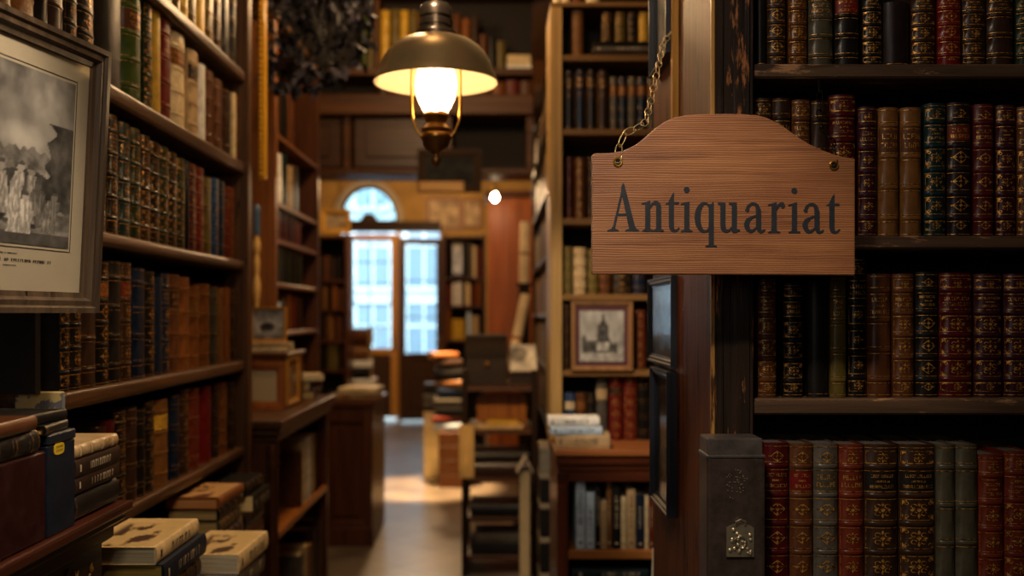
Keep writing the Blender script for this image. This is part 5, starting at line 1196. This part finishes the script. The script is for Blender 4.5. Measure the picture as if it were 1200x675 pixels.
# side bookcase facing the aisle, behind the middle bookcase
fbk = thing('bookcase', 'dark bookcase facing the aisle beyond the middle bookcase', 'bookcase', (0.45, 6.0, 0))
fX = 0.27; fy0, fy1 = 4.75, 7.6
for y in (fy0, fy1 - 0.04): obj('upright', MB().box(fX, fX + 0.3, y, y + 0.04, 0, 2.9), DARK_Z, fbk, 0.003)
obj('back_panel', MB().box(fX + 0.3, fX + 0.315, fy0, fy1, 0, 2.9), plain('150e08', 0.8), fbk)
FZ = [0.9, 1.2, 1.5, 1.83, 2.2, 2.55, 2.88]
for z in FZ: obj('shelf', MB().box(fX + 0.004, fX + 0.3, fy0 + 0.0405, fy1 - 0.0405, z - 0.025, z), DARK_Y, fbk, 0.002)
R = random.Random(21); cols = [lin(PAL[c][0]) for c in ('db', 'bk', 'br', 'ol', 'nv', 'bg', 'gr', 'rb', 'cr')]
m = MB(); cc = []
for k, z in enumerate(FZ[:6]):
    y = fy0 + 0.06
    while y < fy1 - 0.15:
        t_ = R.uniform(0.03, 0.06); h_ = R.uniform(0.19, 0.255); M = Matrix.Translation((fX + 0.02, y + t_ / 2, z + 0.0006)); n0 = len(m.v)
        pl = [(0.17, -t_ / 2 + 0.001), (0.006, -t_ / 2 + 0.001), (0.001, -t_ * 0.25), (0, 0), (0.001, t_ * 0.25), (0.006, t_ / 2 - 0.001), (0.17, t_ / 2 - 0.001)]
        m.prism(pl, 0, h_, 'z', M); cc += [R.choice(cols)] * (len(m.v) - n0); y += t_
fbo = tag(obj('book_rows', m, art_mat(0.5)), 'rows of books in the dark bookcase facing the aisle', 'books'); fbo['kind'] = 'stuff'
at_ = fbo.data.color_attributes.new('ink', 'FLOAT_COLOR', 'POINT')
for i, c in enumerate(cc): at_.data[i].color = c
# tall brown cupboard at the back with a small bulb before it
tw = thing('wardrobe', 'tall reddish brown cupboard at the back of the aisle', 'cupboard', (0.1, 9.0, 0))
wx0, wx1 = PX(572, 9.0), PX(640, 9.0); WZt = 2.55
RW = wood('6a3212', 'a85c24', 'z', 0.35, 0.6)
obj('body', MB().box(wx0, wx1, 9.0, 9.5, 0.0, WZt), RW, tw, 0.004)
obj('cornice', MB().box(wx0 - 0.03, wx1 + 0.03, 8.96, 9.5, WZt + 0.0005, WZt + 0.06), WAL_X, tw, 0.01)
for k in range(2):
    xa = wx0 + 0.02 + k * (wx1 - wx0 - 0.04) / 2; xb_ = xa + (wx1 - wx0 - 0.05) / 2
    dd = obj('door', MB().box(xa, xb_, 8.978, 8.9995, 0.12, WZt - 0.06), RW, tw, 0.004)
    obj('door_panel', MB().box(xa + 0.05, xb_ - 0.05, 8.968, 8.9775, 0.25, WZt - 0.2), RW, dd, 0.006)
# bookshelf at the back right of the door
eb = thing('bookcase', 'open bookcase with frames and pale books right of the door', 'bookcase', (-0.3, 9.7, 0))
eY = 9.7; e0, e1 = PX(519, eY), PX(569, eY)
for x in (e0, e1 - 0.025): obj('upright', MB().box(x, x + 0.025, eY, eY + 0.3, 0, 2.28), WAL_Z, eb, 0.002)
obj('back_panel', MB().box(e0, e1, eY + 0.3, eY + 0.315, 0, 2.28), plain('1a100a', 0.8), eb)
EZ = [PZ(325, eY), PZ(358, eY), PZ(398, eY), 0.8, 0.4]
for z in [2.26] + EZ: obj('shelf', MB().box(e0 + 0.0255, e1 - 0.0255, eY + 0.004, eY + 0.3, z - 0.022, z), WAL_X, eb, 0.002)
GE = 'books in the bookcase right of the door'
row_front([(548, 553, 285, 'gr', 'plain'), (554, 558, 288, 'cr', 'plain'), (559, 565, 290, 'rb', 'plain')], eY + 0.02, EZ[0], 0.18, 'beside the dark frame in the back bookcase', GE, 0)
row_front([(523, 529, 334, 'rb', 'plain'), (530, 534, 332, 'wh', 'plain'), (535, 541, 331, 'wh', 'plain'), (545, 551, 332, 'cr', 'plain'), (552, 557, 334, 'rb', 'plain'), (558, 564, 330, 'or', 'plain')], eY + 0.02, EZ[1], 0.18, 'on the second board of the back bookcase', GE, 0)
row_front([(523, 528, 362, 'or', 'plain'), (529, 545, 374, 'yl', 'plain'), (547, 552, 366, 'lb', 'plain'), (553, 561, 370, 'bg', 'plain')], eY + 0.02, EZ[2], 0.18, 'on the third board of the back bookcase', GE, 0)
framed('framed_picture', 'dark framed portrait standing in the bookcase right of the door', (PX(536, eY), eY + 0.06, EZ[0] + 0.001), 0, 0.15, 0.36, 0.025, 0.02, DARK_Z, '6a624e', (0.01, 0.01, 0.02, 0.02), art_pale, None, (8, 14))
# crates and heap before it
def crate(label, x0, x1, y0, y1, z0, z1, mat, n=4):
    c = thing('crate', label, 'crate', ((x0 + x1) / 2, y0, z0), 0, 'crates at the back of the aisle')
    for (a0, a1, b0, b1) in ((x0, x1, y0, y0 + 0.015), (x0, x1, y1 - 0.015, y1), (x0, x0 + 0.015, y0 + 0.0155, y1 - 0.0155), (x1 - 0.015, x1, y0 + 0.0155, y1 - 0.0155)):
        m = MB(); hh = (z1 - z0) / n
        for k in range(n): m.box(a0, a1, b0, b1, z0 + k * hh + 0.004, z0 + (k + 1) * hh - 0.004)
        obj('slat_side', m, mat, c, 0.002)
    obj('bottom_board', MB().box(x0 + 0.016, x1 - 0.016, y0 + 0.016, y1 - 0.016, z0 + 0.0006, z0 + 0.02), mat, c)
    m = MB()
    for (a, b2) in ((x0 + 0.0155, y0 + 0.0155), (x1 - 0.035, y0 + 0.0155), (x0 + 0.0155, y1 - 0.035), (x1 - 0.035, y1 - 0.035)): m.box(a, a + 0.0195, b2, b2 + 0.0195, z0 + 0.0205, z1)
    obj('corner_post', m, mat, c)
    return c
crate('orange brown wooden crate on the floor at the end of the aisle', PX(514, 8.6), PX(541, 8.6), 8.6, 9.0, 0.0, PZ(506, 8.6), wood('4a2a14', '744824', 'x', 0.45))
crate('pale slatted crate on the floor left of the orange brown crate', PX(497, 9.2), PX(514, 9.2), 9.15, 9.5, 0.0, PZ(503, 9.2), wood('7d6a44', 'ac9668', 'z', 0.5), 3)
GH = 'books heaped at the end of the aisle'
hp = PX(527, 8.7); zt2 = PZ(506, 8.6) + 0.001
stack(['bluish album lowest on the orange brown crate', 'red brown album second on the orange brown crate', 'black album third on the orange brown crate', 'grey album fourth on the orange brown crate', 'navy album fifth on the orange brown crate', 'tan album sixth on the orange brown crate', 'black box folder high on the crate heap', 'dark brown folder under the tilted yellow book', 'yellow orange book topping the crate heap'], hp, 8.63, zt2,
      [(0.07, 0.26, 0.26, 'lb', 'plain', 0, 0, 0, 'b9a06c'), (0.06, 0.25, 0.26, 'rb', 'plain', -0.02, 0, 0.1, 'b9a06c'), (0.09, 0.24, 0.26, 'bk', 'plain', 0, 0, 0, 'b9a06c'), (0.07, 0.26, 0.26, 'gr', 'plain', 0, 0, 0, 'b9a06c'), (0.09, 0.23, 0.26, 'nv', 'plain', 0.01, 0, 0, 'b9a06c'), (0.06, 0.25, 0.26, 'tan', 'plain', 0, 0, -0.1, 'b9a06c'), (0.10, 0.25, 0.26, 'bk', 'plain', 0, 0, 0, 'b9a06c'), (0.08, 0.22, 0.24, 'db', 'plain', 0, 0, 0.1, 'b9a06c'), (0.06, 0.22, 0.22, 'or', 'plain', -0.03, 0, 0.3, 'd8b060')], 0, GH, 0)
hp2 = PX(506, 9.25)
stack(['cream paper bundle lying on the pale slatted crate', 'dark album above the cream paper bundle', 'grey album third on the pale slatted crate', 'dark grey folder topping the pale crate'], hp2, 9.17, PZ(503, 9.2) + 0.001, [(0.16, 0.14, 0.2, 'cr', 'paper', 0, 0, 0, 'd8c490'), (0.08, 0.14, 0.2, 'db', 'plain', 0, 0, 0, 'b9a06c'), (0.08, 0.14, 0.2, 'gr', 'plain', 0, 0, 0, 'b9a06c'), (0.10, 0.13, 0.2, 'bk', 'plain', 0, 0, 0, 'b9a06c')], 0, GH, 0)
# prints on the back wall
framed('framed_picture', 'brown framed map hung on the back wall right of the fanlight', (PX(520, YB), YB - 0.001, PZ(270, YB)), 0, 0.50, 0.46, 0.05, 0.04, wood('4a2c14', '8a5a2c', 'z', 0.4), None, (0, 0, 0, 0), art_sepia, 'framed prints on the back wall', (16, 16), glazing=False)
framed('framed_picture', 'brown framed print beside the map on the back wall', (PX(553, YB), YB - 0.001, PZ(268, YB)), 0, 0.28, 0.42, 0.04, 0.04, wood('4a2c14', '8a5a2c', 'z', 0.4), None, (0, 0, 0, 0), art_sepia, 'framed prints on the back wall', (12, 16), glazing=False)

# ================================================================== BRIDGE OF SHELVES OVER THE PASSAGE
bY = 6.9
bx0, bx1 = -1.75, 0.255
BZ0 = PZ(204, bY)
bg = thing('overhead_bookcase', 'dark bookcase bridging the passage above the aisle', 'bookcase', (-0.5, bY, BZ0))
BRW_X = wood('2e1a0d', '5e3a1c', 'x', 0.45, 0.6)
obj('back_panel', MB().box(bx0, bx1, bY + 0.34, bY + 0.36, BZ0, RZ - 0.001), plain('191009', 0.8), bg)
obj('beam', MB().box(bx0, bx1, bY - 0.06, bY + 0.339, PZ(136, bY), PZ(112, bY)), BRW_X, bg, 0.008)
obj('shelf', MB().box(bx0, bx1, bY - 0.01, bY + 0.339, PZ(88, bY), PZ(80, bY)), BRW_X, bg, 0.003)
obj('bottom_board', MB().box(bx0, bx1, bY, bY + 0.339, BZ0, BZ0 + 0.04), BRW_X, bg, 0.003)
for x in (bx0, -1.06, -0.36, bx1 - 0.05): obj('upright', MB().box(x, x + 0.05, bY + 0.003, bY + 0.339, BZ0 + 0.0405, PZ(136, bY) - 0.0005), BRW_X, bg, 0.003)
for (a, b2) in ((-1.69, -1.08), (-0.99, -0.38)):
    m = MB(); m.box(a, b2, bY + 0.03, bY + 0.05, BZ0 + 0.05, PZ(136, bY) - 0.01); m.box(a + 0.08, b2 - 0.08, bY + 0.015, bY + 0.03, BZ0 + 0.12, PZ(136, bY) - 0.07); obj('panel', m, wood('26160b', '4a2c16', 'x', 0.4, 0.6), bg, 0.006)
for x in (bx0, -0.845): obj('upright', MB().box(x, x + 0.034, bY + 0.003, bY + 0.339, PZ(80, bY) + 0.0005, RZ - 0.001), BRW_X, bg, 0.003)
YBk = bY + 0.02
row_front([(424, 430, 18, 'gn', 'bands'), (431, 437, 40, 'ol', 'plain'), (446, 456, 12, 'yl', 'bands'), (457, 468, 11, 'ol', 'bands'), (469, 478, 12, 'yl', 'bands'), (479, 489, 12, 'ol', 'bands'), (490, 498, 14, 'tan', 'plain'), (519, 528, 20, 'db', 'plain'), (530, 540, 16, 'br', 'plain'), (541, 551, 22, 'or', 'plain'), (552, 561, 18, 'db', 'plain'), (562, 571, 40, 'br', 'plain'), (572, 581, 44, 'bk', 'plain'), (582, 592, 48, 'ol', 'plain')], YBk, PZ(80, bY), 0.25, 'on the shelf bridging the passage', 'books high over the passage', 1)
stack(['white flat book lying at the right of the bridging shelf', 'open cream book lying above the white flat book'], 0.155, YBk, PZ(80, bY), [(0.03, 0.17, 0.2, 'wh', 'paper', 0, 0, 0, 'd8d8d8'), (0.07, 0.16, 0.2, 'cr', 'paper', 0, 0, 0.06, 'd8c8a0')], 0, 'flat books high over the passage', 0)
row_front([(440 + 17 * k, 455 + 17 * k, 94 + (k % 3), c, 'plain') for k, c in enumerate(['db', 'rb', 'br', 'db', 'rb', 'or', 'rb', 'br', 'or', 'rb', 'br'])], YBk, PZ(112, bY), 0.2, 'lined up on the beam over the passage', 'small books on the beam', 0)
op = framed('framed_picture', 'dark wide framed picture with gilt lower edge over the aisle', (PX(527, bY - 0.002), bY - 0.001, PZ(226, bY)), 0, 0.44, 0.30, 0.055, 0.03, wood('1d130b', '3a2614', 'x', 0.5), None, (0, 0, 0, 0), art_dark, None, (12, 10), glazing=False)
o = obj('gilt_edge', MB().box(-0.21, 0.10, -0.04, -0.0305, 0.004, 0.075), wood('8a5f1c', 'c8963c', 'x', 0.4), op, 0.006, world=False); o['label'] = 'gilt lower edge'
# small bulb under the bridge
sm = thing('bulb_lamp', 'small bare bulb glowing before the tall brown cupboard', 'lamp', (PX(580, 8.2), 8.2, PZ(232, 8.2)))
bxp, bzp = PX(580, 8.2), PZ(232, 8.2)
obj('bulb', MB().lathe([(0.001, -0.028), (0.018, -0.02), (0.027, 0), (0.02, 0.02), (0.011, 0.032), (0.011, 0.04)], (bxp, 8.2, bzp), 16, True), emit('ffe2b4', 160.0), sm, smooth=60)
obj('socket', MB().lathe([(0.016, 0.0405), (0.016, 0.08), (0.006, 0.09)], (bxp, 8.2, bzp), 12), BRASS, sm, smooth=40)
obj('flex', MB().tube([(bxp, 8.2, bzp + 0.09), (bxp, 8.2, RZ)], 0.005, 8), IRON, sm, smooth=60)
# ceiling beams
for k, y in enumerate((5.0, 8.8, 11.2)):
    struct('trim_%d' % (k + 4), MB().box(RX0, RX1, y, y + 0.2, RZ - 0.24, RZ - 0.001), BRW_X, 0.008)

# ================================================================== DRIED BUNCH hanging from the beam
R = random.Random(14)
bu = thing('dried_bunch', 'dark hanging bunch of dried flowers left of the pendant lamp', 'dried flowers', (PX(372, 4.6), 4.6, 2.75))
core = MB(); leaves = MB(); petals = MB()
def inb():
    while True:
        px = R.uniform(304, 442); py = R.uniform(-60, 116)
        edge = 112 - 0.0045 * (px - 345) ** 2 if px > 330 else 112
        if py < edge and px < 440 - max(0, py - 20) * 0.15: return px, py
for k in range(520):
    px, py = inb(); Y = 4.6 + R.uniform(-0.14, 0.14)
    c = Vector((PX(px, Y), Y, PZ(py, Y))); s = R.uniform(0.018, 0.042)
    M = Matrix.Translation(c) @ Euler((R.uniform(0, 6), R.uniform(0, 6), R.uniform(0, 6))).to_matrix().to_4x4()
    cu = R.uniform(-0.5, 0.5) * s
    pts = [(-s, 0, 0), (-s * 0.4, -s * 0.45, cu), (s * 0.4, -s * 0.4, cu), (s, 0, -cu), (s * 0.4, s * 0.45, cu), (-s * 0.4, s * 0.4, cu), (0, 0, -cu * 0.6)]
    (petals if k % 3 == 0 else leaves).add(pts, [(0, 1, 6), (1, 2, 6), (2, 3, 6), (3, 4, 6), (4, 5, 6), (5, 0, 6)], M)
for k in range(26):
    px, py = inb(); Y = 4.6 + R.uniform(-0.08, 0.08); c = Vector((PX(px, Y), Y, PZ(py, Y)))
    top = Vector((PX(372, 4.6) + R.uniform(-0.1, 0.1), 4.6 + R.uniform(-0.05, 0.05), 3.15))
    core.tube([top, top.lerp(c, 0.5) + Vector((R.uniform(-0.04, 0.04), R.uniform(-0.04, 0.04), 0)), c], [0.006, 0.004, 0.002], 5)
core.tube([(PX(372, 4.6), 4.6, 3.12), (PX(372, 4.6), 4.62, RZ)], 0.008, 6)
obj('stems', core, plain('14110f', 0.8), bu); obj('foliage', leaves, plain('0f0f13', 0.7, 0, 0.5, 20, '', 0.12), bu); o = obj('petal_foliage', petals, plain('34323c', 0.7, 0, 0.6, 20, '', 0.12), bu); o['label'] = 'greyish dried petals'

# ================================================================== LIGHT
def light(name, kind, loc, energy, col, size=0.1, rot=None, **k):
    l = bpy.data.lights.new(name, kind); l.energy = energy; l.color = col
    if kind == 'AREA': l.size = size; l.shape = 'RECTANGLE' if 'size_y' in k else 'SQUARE'; l.size_y = k.get('size_y', size)
    elif kind in ('POINT', 'SPOT'): l.shadow_soft_size = size
    if kind == 'SPOT': l.spot_size = k.get('angle', 1.2); l.spot_blend = 0.6
    o = bpy.data.objects.new(name, l); COL.objects.link(o); o.location = loc
    if rot is not None:
        d = Vector(rot) - Vector(loc); o.rotation_euler = d.to_track_quat('-Z', 'Y').to_euler()
    return o
WARM = (1.0, 0.62, 0.30); SOFT = (1.0, 0.80, 0.60)
light('unseen_camera_fill', 'AREA', (-0.5, -1.6, 2.3), 9, (1.0, 0.9, 0.8), 1.4, (0.5, 2.0, 1.4))  # unseen fill behind the camera; the front wall has no window
light('unseen_front_fill', 'POINT', (-0.15, 0.95, 2.95), 36, SOFT, 0.2)  # unseen fill added for the engraving, sign and right-hand books
light('fill_spot_sign', 'SPOT', (-0.10, 0.75, 2.75), 62, SOFT, 0.06, (0.34, 1.86, 1.50), angle=0.56)  # unseen spot added to brighten the sign
light('fill_spot_engraving', 'SPOT', (0.15, 1.15, 2.9), 120, SOFT, 0.06, (-0.88, 1.62, 1.66), angle=0.56)  # extra spot without a fixture, lifts the engraving and its mat
light('fill_spot_stacks', 'SPOT', (0.1, 2.1, 2.9), 58, WARM, 0.06, (-0.85, 2.75, 0.95), angle=0.7)  # unseen spot added over the left books and stacks
light('pendant_flame', 'POINT', (lxc, LY, LZp(126)), 3.4, (1.0, 0.70, 0.40), 0.006)
light('unseen_left_fill', 'POINT', (-0.25, 2.9, 3.4), 14, WARM, 0.1)  # added fill with no fixture, warms the left shelves
light('unseen_middle_fill', 'POINT', (-0.4, 3.8, 3.3), 40, WARM, 0.12)  # added fill, no fixture above the middle of the passage
light('fill_spot_middle', 'SPOT', (-0.3, 2.4, 3.0), 190, SOFT, 0.06, (0.45, 4.1, 1.2), angle=0.55)  # unseen spot put in to lighten the middle bookcase and cabinet
light('fill_spot_rack', 'SPOT', (-0.22, 3.4, 2.05), 95, WARM, 0.06, (0.03, 5.9, 0.95), angle=0.42)  # added spot in mid-air over the aisle, brightens the rack panel
light('assumed_gallery_lamp', 'POINT', (-0.6, 6.0, 3.5), 16, WARM, 0.1)  # assumed lamp, no fixture built; added for yellow light on the high books
light('unseen_back_fill', 'POINT', (-0.9, 11.9, 3.1), 150, WARM, 0.12)  # added light without a fixture, brightens the yellow back wall and door frame
light('unseen_crates_fill', 'POINT', (-0.75, 7.9, 3.0), 70, WARM, 0.12)  # unseen fill put in to lift the back bookcase, heap and wardrobe
light('unseen_aisle_fill', 'POINT', (-0.40, 4.8, 3.1), 40, WARM, 0.12)  # added fill with no fixture, brightens the rack front
light('fill_spot_aisle', 'SPOT', (-0.5, 8.5, 2.35), 1300, WARM, 0.05, (-0.62, 8.6, 0), angle=0.62)  # unseen spot added for the warm pool on the aisle floor
w = bpy.data.worlds.new('sky'); scene.world = w; w.use_nodes = True
bgn = w.node_tree.nodes['Background']; bgn.inputs[0].default_value = (0.72, 0.90, 1.0, 1); bgn.inputs[1].default_value = 6.0

# ================================================================== CAMERA
cam = bpy.data.cameras.new('camera'); co = bpy.data.objects.new('camera', cam); COL.objects.link(co)
co.location = (0, 0, EYE); co.rotation_euler = (PI / 2, 0, 0)
cam.sensor_width = 36; cam.lens = F / 1200 * 36; cam.shift_x = (600 - CX) / 1200; cam.shift_y = (CY - 337.5) / 1200
cam.clip_start = 0.05; cam.clip_end = 100
cam.dof.use_dof = True; cam.dof.focus_distance = 2.0; cam.dof.aperture_fstop = 2.0
scene.camera = co
vs = scene.view_settings
scene.display_settings.display_device = 'sRGB'
vs.view_transform = 'Standard'; vs.look = 'None'; vs.exposure = 0.25; vs.gamma = 1.0; vs.use_curve_mapping = False
cy = scene.cycles
cy.use_denoising = True; cy.max_bounces = 8; cy.diffuse_bounces = 4; cy.glossy_bounces = 3; cy.transparent_max_bounces = 12
cy.sample_clamp_indirect = 4.0; cy.caustics_reflective = False; cy.caustics_refractive = False
